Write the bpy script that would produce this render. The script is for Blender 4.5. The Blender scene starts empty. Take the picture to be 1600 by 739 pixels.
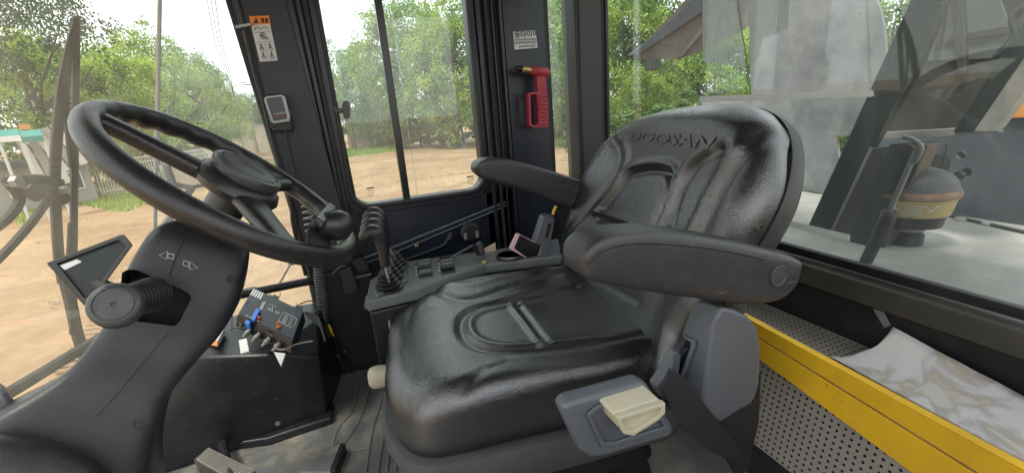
import bpy, bmesh, math, random
from mathutils import Vector as V, Matrix, noise
random.seed(4)
S = bpy.context.scene
COL = S.collection
# ------------------------------------------------------------------ camera
FPX, CX, CY = 700.0, 800.0, 369.5
_z = -V((200, -2430, -700)).normalized()
_y = V((-275, 180, -700)); _y = (_y - _z * _y.dot(_z)).normalized()
_x = _y.cross(_z)
R = Matrix((_x, _y, _z))
cam = bpy.data.cameras.new('camera'); camo = bpy.data.objects.new('camera', cam); COL.objects.link(camo)
camo.matrix_world = R.to_4x4()
cam.sensor_fit = 'HORIZONTAL'; cam.sensor_width = 36; cam.lens = FPX / 1600 * 36
cam.clip_start = 0.02; cam.clip_end = 2000
S.camera = camo
# ------------------------------------------------------------------ sky, sun, exposure
SUN_EL, SUN_AZ = math.radians(66), math.radians(250)
w = bpy.data.worlds.new('World'); S.world = w; w.use_nodes = True
nt = w.node_tree; bg = nt.nodes['Background']
sky = nt.nodes.new('ShaderNodeTexSky'); sky.sky_type = 'NISHITA'; sky.sun_disc = False
sky.sun_elevation = SUN_EL; sky.sun_rotation = SUN_AZ
sc_ = nt.nodes.new('ShaderNodeMix'); sc_.data_type = 'RGBA'
tc = nt.nodes.new('ShaderNodeTexCoord'); nz = nt.nodes.new('ShaderNodeTexNoise'); nz.inputs['Scale'].default_value = 2.2
nz.inputs['Detail'].default_value = 5
rp = nt.nodes.new('ShaderNodeValToRGB'); rp.color_ramp.elements[0].position = .3; rp.color_ramp.elements[1].position = .7
rp.color_ramp.elements[0].color = (7.0, 7.3, 7.6, 1); rp.color_ramp.elements[1].color = (8.6, 8.9, 9.0, 1)
nt.links.new(tc.outputs['Generated'], nz.inputs['Vector']); nt.links.new(nz.outputs['Fac'], rp.inputs['Fac'])
sc_.inputs['Factor'].default_value = .95
nt.links.new(sky.outputs['Color'], sc_.inputs['A']); nt.links.new(rp.outputs['Color'], sc_.inputs['B'])
nt.links.new(sc_.outputs['Result'], bg.inputs['Color']); bg.inputs['Strength'].default_value = .12
sl = bpy.data.lights.new('sun', 'SUN'); sl.energy = 2.0; sl.angle = math.radians(11); sl.color = (1, .95, .87)
so = bpy.data.objects.new('sun', sl); COL.objects.link(so)
so.rotation_euler = (math.radians(24), 0, math.radians(-250 + 180))
S.view_settings.view_transform = 'Standard'; S.view_settings.look = 'None'
S.view_settings.exposure = 1.15; S.view_settings.gamma = 1
S.cycles.max_bounces = 10; S.cycles.transparent_max_bounces = 24

# ------------------------------------------------------------------ geometry helpers
def ray(px, py): return R @ V(((px - CX) / FPX, -(py - CY) / FPX, -1))
def at(px, py, ax, val): r = ray(px, py); return r * (val / r[ax])
def AX(ax, val): return lambda px, py: at(px, py, ax, val)
def PL(p, n):
    p = V(p); n = V(n)
    def fn(px, py):
        r = ray(px, py); return r * (p.dot(n) / r.dot(n))
    return fn
def DIST(d): return lambda px, py: ray(px, py).normalized() * d
def proj(p):
    c = R.transposed() @ p; return (CX + FPX * c.x / -c.z, CY - FPX * c.y / -c.z)

M = {}
def mat(name, col, rough=.6, metal=0., bump=0., bscale=60., var=0., vscale=8., dust=0., dcol=(.32, .27, .2), spec=.5, scratch=0., coat=0.):
    m = bpy.data.materials.new(name); m.use_nodes = True; n = m.node_tree.nodes; l = m.node_tree.links
    b = n['Principled BSDF']; b.inputs['Roughness'].default_value = rough; b.inputs['Metallic'].default_value = metal
    b.inputs['Specular IOR Level'].default_value = spec
    if coat: b.inputs['Coat Weight'].default_value = coat; b.inputs['Coat Roughness'].default_value = .22
    tc = n.new('ShaderNodeTexCoord'); last = None
    rgb = n.new('ShaderNodeRGB'); rgb.outputs[0].default_value = (*col, 1); last = rgb.outputs[0]
    if var:
        t = n.new('ShaderNodeTexNoise'); t.inputs['Scale'].default_value = vscale; t.inputs['Detail'].default_value = 6
        l.new(tc.outputs['Object'], t.inputs['Vector'])
        mr = n.new('ShaderNodeMapRange'); mr.inputs['From Min'].default_value = .3; mr.inputs['From Max'].default_value = .7
        mr.inputs['To Min'].default_value = 1 - var; mr.inputs['To Max'].default_value = 1 + var
        l.new(t.outputs['Fac'], mr.inputs['Value'])
        mx = n.new('ShaderNodeVectorMath'); mx.operation = 'SCALE'
        l.new(last, mx.inputs[0]); l.new(mr.outputs[0], mx.inputs['Scale']); last = mx.outputs[0]
    if dust:
        t = n.new('ShaderNodeTexNoise'); t.inputs['Scale'].default_value = vscale * 1.7; t.inputs['Detail'].default_value = 9
        t.inputs['Roughness'].default_value = .7; l.new(tc.outputs['Object'], t.inputs['Vector'])
        mr = n.new('ShaderNodeMapRange'); mr.inputs['From Min'].default_value = .46; mr.inputs['From Max'].default_value = .78
        mr.inputs['To Max'].default_value = dust; l.new(t.outputs['Fac'], mr.inputs['Value'])
        mx = n.new('ShaderNodeMix'); mx.data_type = 'RGBA'; l.new(mr.outputs[0], mx.inputs['Factor'])
        l.new(last, mx.inputs['A']); mx.inputs['B'].default_value = (*dcol, 1); last = mx.outputs['Result']
        mr2 = n.new('ShaderNodeMapRange'); mr2.inputs['To Min'].default_value = rough; mr2.inputs['To Max'].default_value = min(1, rough + .5)
        mr2.inputs['From Max'].default_value = 1; l.new(mr.outputs[0], mr2.inputs['Value']); l.new(mr2.outputs[0], b.inputs['Roughness'])
    if scratch:
        mp = n.new('ShaderNodeMapping'); mp.inputs['Scale'].default_value = (6, 90, 40); mp.inputs['Rotation'].default_value = (.5, .3, .8)
        t = n.new('ShaderNodeTexNoise'); t.inputs['Scale'].default_value = 3; t.inputs['Detail'].default_value = 8
        l.new(tc.outputs['Object'], mp.inputs['Vector']); l.new(mp.outputs[0], t.inputs['Vector'])
        mr = n.new('ShaderNodeMapRange'); mr.inputs['From Min'].default_value = .64; mr.inputs['From Max'].default_value = .72
        mr.inputs['To Max'].default_value = scratch; l.new(t.outputs['Fac'], mr.inputs['Value'])
        mx = n.new('ShaderNodeMix'); mx.data_type = 'RGBA'; l.new(mr.outputs[0], mx.inputs['Factor'])
        l.new(last, mx.inputs['A']); mx.inputs['B'].default_value = (.25, .25, .25, 1); last = mx.outputs['Result']
    l.new(last, b.inputs['Base Color'])
    if bump:
        t = n.new('ShaderNodeTexNoise'); t.inputs['Scale'].default_value = bscale; t.inputs['Detail'].default_value = 4
        l.new(tc.outputs['Object'], t.inputs['Vector']); bp = n.new('ShaderNodeBump'); bp.inputs['Strength'].default_value = bump
        bp.inputs['Distance'].default_value = .002 if bscale > 20 else .02
        l.new(t.outputs['Fac'], bp.inputs['Height']); l.new(bp.outputs[0], b.inputs['Normal'])
    M[name] = m; return m

def speckle(name, scale, col, size, amount):
    '''small irregular spots of another colour (chips, stains)'''
    m = M[name]; n = m.node_tree.nodes; l = m.node_tree.links; b = n['Principled BSDF']; src = b.inputs['Base Color'].links[0].from_socket
    tc = n.new('ShaderNodeTexCoord'); nz = n.new('ShaderNodeTexNoise'); nz.inputs['Scale'].default_value = scale * .6; nz.inputs['Detail'].default_value = 5
    mx0 = n.new('ShaderNodeMixRGB'); mx0.inputs[0].default_value = .06; l.new(tc.outputs['Object'], nz.inputs['Vector']); l.new(tc.outputs['Object'], mx0.inputs[1]); l.new(nz.outputs['Color'], mx0.inputs[2])
    vo = n.new('ShaderNodeTexVoronoi'); vo.inputs['Scale'].default_value = scale; l.new(mx0.outputs[0], vo.inputs['Vector'])
    wn = n.new('ShaderNodeTexNoise'); wn.inputs['Scale'].default_value = scale * .12; l.new(tc.outputs['Object'], wn.inputs['Vector'])
    sz = n.new('ShaderNodeMapRange'); sz.inputs['From Min'].default_value = .45; sz.inputs['From Max'].default_value = .7; sz.inputs['To Max'].default_value = size * 3; l.new(wn.outputs['Fac'], sz.inputs['Value'])
    lt = n.new('ShaderNodeMath'); lt.operation = 'LESS_THAN'; l.new(vo.outputs['Distance'], lt.inputs[0]); l.new(sz.outputs[0], lt.inputs[1])
    mu = n.new('ShaderNodeMath'); mu.operation = 'MULTIPLY'; mu.inputs[1].default_value = amount; l.new(lt.outputs[0], mu.inputs[0])
    mx = n.new('ShaderNodeMix'); mx.data_type = 'RGBA'; l.new(mu.outputs[0], mx.inputs['Factor']); l.new(src, mx.inputs['A']); mx.inputs['B'].default_value = (*col, 1); l.new(mx.outputs['Result'], b.inputs['Base Color'])

def glass(name, tint=(.93, .96, .95), dust=.08, dcol=(.5, .5, .47), streak=(3, 3, 1), gloss=1.0, rough=.0):
    m = bpy.data.materials.new(name); m.use_nodes = True; n = m.node_tree.nodes; l = m.node_tree.links
    n.remove(n['Principled BSDF']); out = n['Material Output']
    tr = n.new('ShaderNodeBsdfTransparent'); tr.inputs[0].default_value = (*tint, 1)
    gl = n.new('ShaderNodeBsdfGlossy'); gl.inputs['Roughness'].default_value = rough; gl.inputs['Color'].default_value = (.9 * gloss, .9 * gloss, .9 * gloss, 1)
    fr = n.new('ShaderNodeFresnel'); gm = n.new('ShaderNodeNewGeometry'); mi_ = n.new('ShaderNodeMapRange')
    mi_.inputs['To Min'].default_value = 1.45; mi_.inputs['To Max'].default_value = 1 / 1.45   # same reflectance from both sides of a thin pane
    l.new(gm.outputs['Backfacing'], mi_.inputs['Value']); l.new(mi_.outputs[0], fr.inputs[0])
    m1 = n.new('ShaderNodeMixShader'); l.new(fr.outputs[0], m1.inputs[0]); l.new(tr.outputs[0], m1.inputs[1]); l.new(gl.outputs[0], m1.inputs[2])
    df = n.new('ShaderNodeBsdfDiffuse'); df.inputs[0].default_value = (*dcol, 1)
    tl = n.new('ShaderNodeBsdfTranslucent'); tl.inputs[0].default_value = (*dcol, 1)
    ad = n.new('ShaderNodeMixShader'); ad.inputs[0].default_value = .5; l.new(df.outputs[0], ad.inputs[1]); l.new(tl.outputs[0], ad.inputs[2])
    tc = n.new('ShaderNodeTexCoord'); mp = n.new('ShaderNodeMapping'); mp.inputs['Scale'].default_value = streak
    t = n.new('ShaderNodeTexNoise'); t.inputs['Scale'].default_value = 4; t.inputs['Detail'].default_value = 8; t.inputs['Roughness'].default_value = .65
    l.new(tc.outputs['Object'], mp.inputs[0]); l.new(mp.outputs[0], t.inputs['Vector'])
    mr = n.new('ShaderNodeMapRange'); mr.inputs['From Min'].default_value = .3; mr.inputs['From Max'].default_value = .75
    mr.inputs['To Min'].default_value = dust * .5; mr.inputs['To Max'].default_value = dust * 1.7
    l.new(t.outputs['Fac'], mr.inputs['Value'])
    m2 = n.new('ShaderNodeMixShader'); l.new(mr.outputs[0], m2.inputs[0]); l.new(m1.outputs[0], m2.inputs[1]); l.new(ad.outputs[0], m2.inputs[2])
    l.new(m2.outputs[0], out.inputs[0]); M[name] = m; return m

def thing(name, label, cat, loc, group=None):
    o = bpy.data.objects.new(name, None); COL.objects.link(o); o.location = loc; o.empty_display_size = .1
    o['label'] = label; o['category'] = cat; o['_loc'] = list(loc)
    if group: o['group'] = group
    return o
def obj(name, bm, m, parent=None, smooth=False, label=None, cat=None, group=None, kind=None, loc=None, bevel=0., segs=2, auto=True, sharp=True):
    if isinstance(bm, bmesh.types.BMesh):
        bmesh.ops.recalc_face_normals(bm, faces=bm.faces)
        me = bpy.data.meshes.new(name); bm.to_mesh(me); bm.free()
    else: me = bm
    base = V((0, 0, 0))
    if parent is not None: base = V(parent['_loc'])
    elif loc is not None: base = V(loc)
    elif kind != 'structure':
        vs = [v.co for v in me.vertices]
        base = V((sum(v.x for v in vs) / len(vs), sum(v.y for v in vs) / len(vs), min(v.z for v in vs)))
    me.transform(Matrix.Translation(-base))
    me.materials.append(M[m] if isinstance(m, str) else m)
    o = bpy.data.objects.new(name, me); COL.objects.link(o)
    if parent is not None: o.parent = parent
    else: o.location = base
    o['_loc'] = list(base)
    if bevel:
        md = o.modifiers.new('bevel', 'BEVEL'); md.width = bevel; md.segments = segs; md.limit_method = 'ANGLE'; md.angle_limit = math.radians(35)
    if smooth or bevel:
        me.polygons.foreach_set('use_smooth', [True] * len(me.polygons))
        if smooth and sharp and not bevel: me.set_sharp_from_angle(angle=math.radians(42))
        if auto and not smooth:
            md = o.modifiers.new('wn', 'WEIGHTED_NORMAL')
    if label: o['label'] = label
    if cat: o['category'] = cat
    if group: o['group'] = group
    if kind: o['kind'] = kind
    return o
def prism_bm(pts, ext, bm=None):
    """closed polygon pts (3D) extruded by vector ext"""
    bm = bm or bmesh.new(); ext = V(ext)
    a = [bm.verts.new(V(p)) for p in pts]; b = [bm.verts.new(V(p) + ext) for p in pts]
    bm.faces.new(a); bm.faces.new(b[::-1]); n = len(a)
    for i in range(n): bm.faces.new((a[i], b[i], b[(i + 1) % n], a[(i + 1) % n]))
    return bm
def box_bm(lo, hi, bm=None):
    lo = V(lo); hi = V(hi)
    return prism_bm([(lo.x, lo.y, lo.z), (hi.x, lo.y, lo.z), (hi.x, hi.y, lo.z), (lo.x, hi.y, lo.z)], (0, 0, hi.z - lo.z), bm)
def obox_bm(c, ax, ay, az, bm=None):
    """box centred c with half-axes vectors"""
    c = V(c); ax = V(ax); ay = V(ay); az = V(az)
    return prism_bm([c - ax - ay - az, c + ax - ay - az, c + ax + ay - az, c - ax + ay - az], az * 2, bm)
def smooth_path(pts, n=6, closed=False):
    P = [V(p) for p in pts]; N = len(P); out = []
    rng = range(N) if closed else range(N - 1)
    for i in rng:
        if closed: p0, p1, p2, p3 = P[i - 1], P[i], P[(i + 1) % N], P[(i + 2) % N]
        else: p0, p1, p2, p3 = P[max(i - 1, 0)], P[i], P[i + 1], P[min(i + 2, N - 1)]
        for k in range(n):
            t = k / n
            out.append(.5 * ((2 * p1) + (p2 - p0) * t + (2 * p0 - 5 * p1 + 4 * p2 - p3) * t * t + (3 * p1 - p0 - 3 * p2 + p3) * t ** 3))
    if not closed: out.append(P[-1])
    return out
def tube_bm(pts, r, seg=12, closed=False, flat=1., bm=None, up=None):
    bm = bm or bmesh.new(); P = [V(p) for p in pts]; N = len(P)
    rr = r if isinstance(r, (list, tuple)) else [r] * N
    rings = []; prev = None
    for i, p in enumerate(P):
        if closed: t = P[(i + 1) % N] - P[i - 1]
        else: t = P[min(i + 1, N - 1)] - P[max(i - 1, 0)]
        t.normalize()
        if up is not None: u = V(up) - t * t.dot(V(up))
        elif prev is None: u = t.orthogonal()
        else: u = prev - t * t.dot(prev)
        u.normalize(); prev = u; v = t.cross(u)
        rings.append([bm.verts.new(p + (u * math.cos(a) * flat + v * math.sin(a)) * rr[i]) for a in [2 * math.pi * k / seg for k in range(seg)]])
    for i in range(N if closed else N - 1):
        A, B = rings[i], rings[(i + 1) % N]
        for k in range(seg): bm.faces.new((A[k], A[(k + 1) % seg], B[(k + 1) % seg], B[k]))
    if not closed: bm.faces.new(rings[0]); bm.faces.new(rings[-1][::-1])
    return bm
def lathe_bm(prof, c, axis, seg=40, bm=None):
    """prof [(r, h)] about axis from c"""
    bm = bm or bmesh.new(); c = V(c); a = V(axis).normalized(); u = a.orthogonal().normalized(); v = a.cross(u); rings = []
    for r, h in prof:
        if r < 1e-5: rings.append([bm.verts.new(c + a * h)])
        else: rings.append([bm.verts.new(c + a * h + (u * math.cos(t) + v * math.sin(t)) * r) for t in [2 * math.pi * k / seg for k in range(seg)]])
    for A, B in zip(rings, rings[1:]):
        for k in range(seg):
            k2 = (k + 1) % seg
            if len(A) == 1 and len(B) > 1: bm.faces.new((A[0], B[k2], B[k]))
            elif len(B) == 1 and len(A) > 1: bm.faces.new((A[k], A[k2], B[0]))
            elif len(A) > 1: bm.faces.new((A[k], A[k2], B[k2], B[k]))
    if len(rings[0]) > 1: bm.faces.new(rings[0][::-1])
    if len(rings[-1]) > 1: bm.faces.new(rings[-1])
    return bm
def loft_bm(rings, cap=True, bm=None):
    bm = bm or bmesh.new(); RR = [[bm.verts.new(V(p)) for p in r] for r in rings]
    for A, B in zip(RR, RR[1:]):
        n = len(A)
        for k in range(n): bm.faces.new((A[k], A[(k + 1) % n], B[(k + 1) % n], B[k]))
    if cap: bm.faces.new(RR[0][::-1]); bm.faces.new(RR[-1])
    return bm
def superell(c, a, b, n=3., seg=36):
    out = []
    for k in range(seg):
        t = 2 * math.pi * k / seg; ct, st = math.cos(t), math.sin(t)
        out.append(V(c) + V(a) * (abs(ct) ** (2 / n) * (1 if ct > 0 else -1)) + V(b) * (abs(st) ** (2 / n) * (1 if st > 0 else -1)))
    return out
def hull_bm(pts):
    bm = bmesh.new(); vs = [bm.verts.new(V(p)) for p in pts]
    r = bmesh.ops.convex_hull(bm, input=vs)
    bmesh.ops.delete(bm, geom=[v for v in bm.verts if not v.link_faces], context='VERTS')
    bmesh.ops.dissolve_limit(bm, angle_limit=.02, verts=bm.verts, edges=bm.edges)
    return bm
def ring_bm(outer, inner, ext):
    bm = bmesh.new(); ext = V(ext); n = len(outer)
    q = [[bm.verts.new(V(p)) for p in L] for L in (outer, inner, [V(p) + ext for p in outer], [V(p) + ext for p in inner])]
    o, i, O, I = q
    for k in range(n):
        j = (k + 1) % n
        for a, b in ((o, i), (I, O), (O, o), (i, I)): bm.faces.new((a[k], a[j], b[j], b[k]))
    return bm
def rrect(x0, x1, z0, z1, r, seg=8):
    out = []
    for cx, cz, a0 in ((x1 - r, z1 - r, 0), (x0 + r, z1 - r, 90), (x0 + r, z0 + r, 180), (x1 - r, z0 + r, 270)):
        for k in range(seg + 1):
            a = math.radians(a0 + 90 * k / seg); out.append((cx + r * math.cos(a), cz + r * math.sin(a)))
    return out
def plate_holes(name, outer, holes, o, u, v, thick):
    """2D curve fill with holes in frame (o,u,v) -> mesh"""
    c = bpy.data.curves.new(name, 'CURVE'); c.dimensions = '2D'; c.fill_mode = 'BOTH'; c.extrude = thick / 2
    for loop in [outer] + holes:
        s = c.splines.new('POLY'); s.points.add(len(loop) - 1); s.use_cyclic_u = True
        for i, p in enumerate(loop): s.points[i].co = (p[0], p[1], 0, 1)
    t = bpy.data.objects.new(name, c); COL.objects.link(t)
    me = bpy.data.meshes.new_from_object(t.evaluated_get(bpy.context.evaluated_depsgraph_get()))
    bpy.data.objects.remove(t); u = V(u).normalized(); v = V(v).normalized(); n = u.cross(v)
    me.transform(Matrix.Translation(V(o)) @ Matrix((u, v, n)).transposed().to_4x4()); return me
def text_me(s, o, u, v, size, depth=.0003, shear=0., sx=1., align='LEFT', bold=0.):
    c = bpy.data.curves.new('text', 'FONT'); c.body = s; c.size = size; c.extrude = depth; c.shear = shear; c.align_x = align
    c.offset = bold; c.resolution_u = 3
    t = bpy.data.objects.new('text', c); COL.objects.link(t)
    me = bpy.data.meshes.new_from_object(t.evaluated_get(bpy.context.evaluated_depsgraph_get()))
    bpy.data.objects.remove(t); u = V(u).normalized(); v = V(v); v = (v - u * u.dot(v)).normalized(); n = u.cross(v)
    me.transform(Matrix.Translation(V(o)) @ Matrix((u, v, n)).transposed().to_4x4() @ Matrix.Diagonal((sx, 1, 1, 1))); return me
def copy_tree(o, parent=None):
    c = o.copy(); COL.objects.link(c)
    if parent: c.parent = parent
    for ch in list(o.children): copy_tree(ch, c)
    return c

# ------------------------------------------------------------------ materials
mat('navy_paint', (.010, .014, .024), .32, bump=.05, var=.2, scratch=.10, dust=.03)
mat('pillar_plastic', (.013, .017, .025), .42, bump=.06, bscale=400, dust=.06)
mat('olive_trim', (.042, .040, .032), .5, bump=.1, bscale=300, dust=.15)
mat('black_panel', (.009, .010, .012), .6, dust=.07, bump=.05, bscale=200, scratch=.06)
mat('ridge_rubber', (.17, .17, .165), .45, dust=.8, dcol=(.30, .265, .19))
mat('rubber', (.009, .009, .010), .5, dust=.06)
mat('slot_shade', (.003, .003, .003), .9)  # near-black that paints the shade inside the belt slot and column opening
mat('black_gloss', (.012, .012, .014), .25)
mat('grey_post', (.036, .038, .038), .5, dust=.08)
mat('roof_liner', (.10, .10, .10), .9)
mat('wheel_plastic', (.017, .017, .018), .29, bump=.35, bscale=420, dust=.30, dcol=(.07, .065, .06), vscale=22, spec=.6, scratch=.14)
mat('hub_plastic', (.050, .052, .056), .32, bump=.3, bscale=420, dust=.2, vscale=30)
mat('column_plastic', (.016, .018, .022), .40, bump=.2, bscale=380, dust=.25, dcol=(.08, .08, .075), vscale=11, spec=.5, scratch=.08)
mat('pedestal_plastic', (.008, .010, .014), .38, bump=.15, bscale=420, dust=.06, scratch=.12)
mat('console_plastic', (.13, .138, .142), .36, bump=.1, bscale=500, dust=.12)
mat('blue_grey_plastic', (.105, .113, .127), .36, bump=.35, bscale=420, dust=.12, dcol=(.2,.19,.17), var=.12, scratch=.06)
mat('arm_plastic', (.026, .026, .029), .38, bump=.4, bscale=420, dust=.28, dcol=(.085, .08, .075), vscale=13, scratch=.2, spec=.6)
mat('shell_plastic', (.040, .041, .046), .5, bump=.35, bscale=420, dust=.15, scratch=.08)
mat('pan_plastic', (.075, .078, .083), .42, bump=.3, bscale=420, dust=.15)
mat('beige_plastic', (.52, .47, .34), .45, bump=.08, bscale=300, dust=.10, dcol=(.3, .26, .18))
mat('webbing', (.016, .016, .018), .75, bump=.5, bscale=900)
mat('steel', (.35, .35, .34), .35, metal=.9)
mat('dull_steel', (.20, .20, .19), .5, metal=.6, dust=.3)
mat('brass', (.45, .36, .16), .4, metal=.9)
mat('red_plastic', (.34, .022, .040), .42, dust=.1)
mat('yellow_paint', (.84, .49, .015), .45, dust=.12, dcol=(.33, .22, .06), vscale=11, scratch=.16, var=.10)
speckle('yellow_paint', 80, (.20, .12, .05), .06, .5)
mat('white_print', (.62, .64, .63), .6, dust=.12)
mat('orange_print', (.78, .24, .03), .6)
mat('dark_print', (.03, .03, .035), .6)
mat('grey_print', (.25, .26, .27), .6)
mat('pale_print', (.50, .52, .54), .6)
mat('red_print', (.5, .05, .04), .6)
mat('silver_plastic', (.30, .31, .31), .35, metal=.4)
mat('green_grey', (.045, .06, .06), .3)
mat('screen', (.018, .022, .026), .45, spec=.25, var=.4, vscale=12)
mat('blue_plastic', (.03, .16, .55), .35)
mat('orange_dot', (.6, .15, .02), .4)
mat('tape_and_highlight', (.20, .22, .23), .2)
mat('skin_pink', (.7, .45, .48), .5)
mat('cardboard', (.55, .44, .30), .8)
mat('tape', (.60, .61, .58), .6, dust=.25, dcol=(.4, .4, .37), vscale=20)
_m = M['tape']; _n = _m.node_tree.nodes; _t = _n.new('ShaderNodeBsdfTranslucent'); _t.inputs[0].default_value = (.75, .76, .72, 1); _x = _n.new('ShaderNodeMixShader'); _x.inputs[0].default_value = .55
_m.node_tree.links.new(_n['Principled BSDF'].outputs[0], _x.inputs[1]); _m.node_tree.links.new(_t.outputs[0], _x.inputs[2]); _m.node_tree.links.new(_x.outputs[0], _n['Material Output'].inputs[0])
mat('rust', (.19, .11, .07), .85, var=.5, vscale=40, bump=.6, bscale=90, dust=.4, dcol=(.35, .26, .2))
mat('bowl_amber', (.38, .29, .12), .45, dust=.2, dcol=(.28, .24, .12), var=.12, vscale=9)
mat('dome_black', (.035, .036, .038), .5, dust=.8, dcol=(.14, .13, .115), vscale=9, bump=.4, bscale=60)
mat('black_iron', (.012, .013, .015), .5, dust=.25)
mat('deck_grey', (.27, .265, .24), .8, var=.35, vscale=3.5, dust=.35, dcol=(.50, .49, .45), bump=.2, bscale=40)
mat('plate_grey', (.18, .183, .188), .5, var=.4, vscale=5, dust=.9, dcol=(.30, .30, .29), bump=.5, bscale=25)  # pale tone paints in the sky reflected on the rear glass
speckle('plate_grey', 26, (.05, .05, .05), .09, .75)
mat('plate_dark', (.060, .070, .082), .5, var=.2, vscale=3, dust=.22, dcol=(.16, .17, .17))
mat('beam_dark', (.010, .015, .014), .35, dust=.15, dcol=(.07, .08, .075), vscale=12)
mat('tinted_plate', (.055, .052, .047), .3, var=.25, vscale=5, dust=.35, dcol=(.13, .12, .105))
mat('sky_reflection_grey', (.13, .135, .13), .3, var=.15, vscale=6, dust=.3, dcol=(.18, .18, .17))
mat('pale_metal', (.25, .24, .22), .5, var=.2, vscale=14, dust=.5, dcol=(.12, .11, .09))
mat('orange_paint', (.65, .25, .05), .6)
mat('wiper_brown', (.034, .026, .022), .7, var=.25, vscale=20)
mat('white_pole', (.55, .55, .52), .6)
mat('brick_wall', (.25, .17, .13), .9, var=.2, vscale=2)
mat('tan_wall', (.42, .36, .27), .9, var=.15, vscale=1.5, dust=.3)
mat('grey_wall', (.33, .33, .31), .9, var=.15, vscale=1.2, dust=.3)
mat('white_paint', (.7, .71, .7), .6)
mat('teal_cloth', (.03, .22, .20), .7)
mat('roof_brown', (.115, .095, .082), .8, var=.25, vscale=2)
mat('roof_dark', (.045, .052, .062), .6, var=.2, vscale=3)
mat('window_dark', (.05, .06, .07), .2)
mat('bark', (.10, .08, .06), .95, var=.3, vscale=6, bump=.5, bscale=8)
mat('mirror_face', (.5, .55, .55), .08, metal=.9)
glass('side_glass', dust=.09, dcol=(.70, .74, .70), streak=(6, 6, 1.2))
glass('front_glass', tint=(.97, .97, .94), dust=.09, dcol=(.66, .63, .52), streak=(4, 4, 1))
glass('corner_glass', dust=.11, dcol=(.70, .71, .70), streak=(14, 14, .8))
glass('rear_glass', tint=(.90, .925, .915), dust=.04, dcol=(.50, .54, .52), streak=(7, 7, .9), gloss=1)
glass('milky_reflection', tint=(.72, .76, .75), dust=.30, dcol=(.66, .68, .66), streak=(5, 5, .8))  # milky tone painting bright reflections on the rear glass

def leather():
    m = mat('leather', (.007, .0075, .0095), .26, spec=.6, coat=.8)
    m.node_tree.nodes['Principled BSDF'].inputs['IOR'].default_value = 1.85; m.node_tree.nodes['Principled BSDF'].inputs['Coat Roughness'].default_value = .2; n = m.node_tree.nodes; l = m.node_tree.links; b = n['Principled BSDF']
    tc = n.new('ShaderNodeTexCoord')
    vo = n.new('ShaderNodeTexVoronoi'); vo.inputs['Scale'].default_value = 300; vo.feature = 'DISTANCE_TO_EDGE'
    nz = n.new('ShaderNodeTexNoise'); nz.inputs['Scale'].default_value = 60; nz.inputs['Detail'].default_value = 6
    ad = n.new('ShaderNodeMixRGB'); ad.inputs[0].default_value = .012
    l.new(tc.outputs['Object'], nz.inputs['Vector']); l.new(tc.outputs['Object'], ad.inputs[1]); l.new(nz.outputs['Color'], ad.inputs[2])
    l.new(ad.outputs[0], vo.inputs['Vector'])
    mr = n.new('ShaderNodeMapRange'); mr.inputs['From Max'].default_value = .25; l.new(vo.outputs['Distance'], mr.inputs['Value'])
    # creases along the sitting area
    mp = n.new('ShaderNodeMapping'); mp.inputs['Scale'].default_value = (34, 22, 26); l.new(tc.outputs['Object'], mp.inputs[0])
    cz = n.new('ShaderNodeTexNoise'); cz.inputs['Scale'].default_value = 2; cz.inputs['Detail'].default_value = 7; cz.inputs['Roughness'].default_value = .6
    l.new(mp.outputs[0], cz.inputs['Vector'])
    b1 = n.new('ShaderNodeBump'); b1.inputs['Strength'].default_value = .05; b1.inputs['Distance'].default_value = .0016
    b2 = n.new('ShaderNodeBump'); b2.inputs['Strength'].default_value = .26; b2.inputs['Distance'].default_value = .0012
    l.new(cz.outputs['Fac'], b1.inputs['Height']); l.new(mr.outputs[0], b2.inputs['Height']); l.new(b1.outputs[0], b2.inputs['Normal']); l.new(b2.outputs[0], b.inputs['Normal']); l.new(b2.outputs[0], b.inputs['Coat Normal'])
    t = n.new('ShaderNodeTexNoise'); t.inputs['Scale'].default_value = 7; t.inputs['Detail'].default_value = 6; l.new(tc.outputs['Object'], t.inputs['Vector'])
    r = n.new('ShaderNodeMapRange'); r.inputs['From Min'].default_value = .3; r.inputs['From Max'].default_value = .7; r.inputs['To Min'].default_value = .26; r.inputs['To Max'].default_value = .34
    l.new(t.outputs['Fac'], r.inputs['Value']); l.new(r.outputs[0], b.inputs['Roughness'])
leather()

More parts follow.
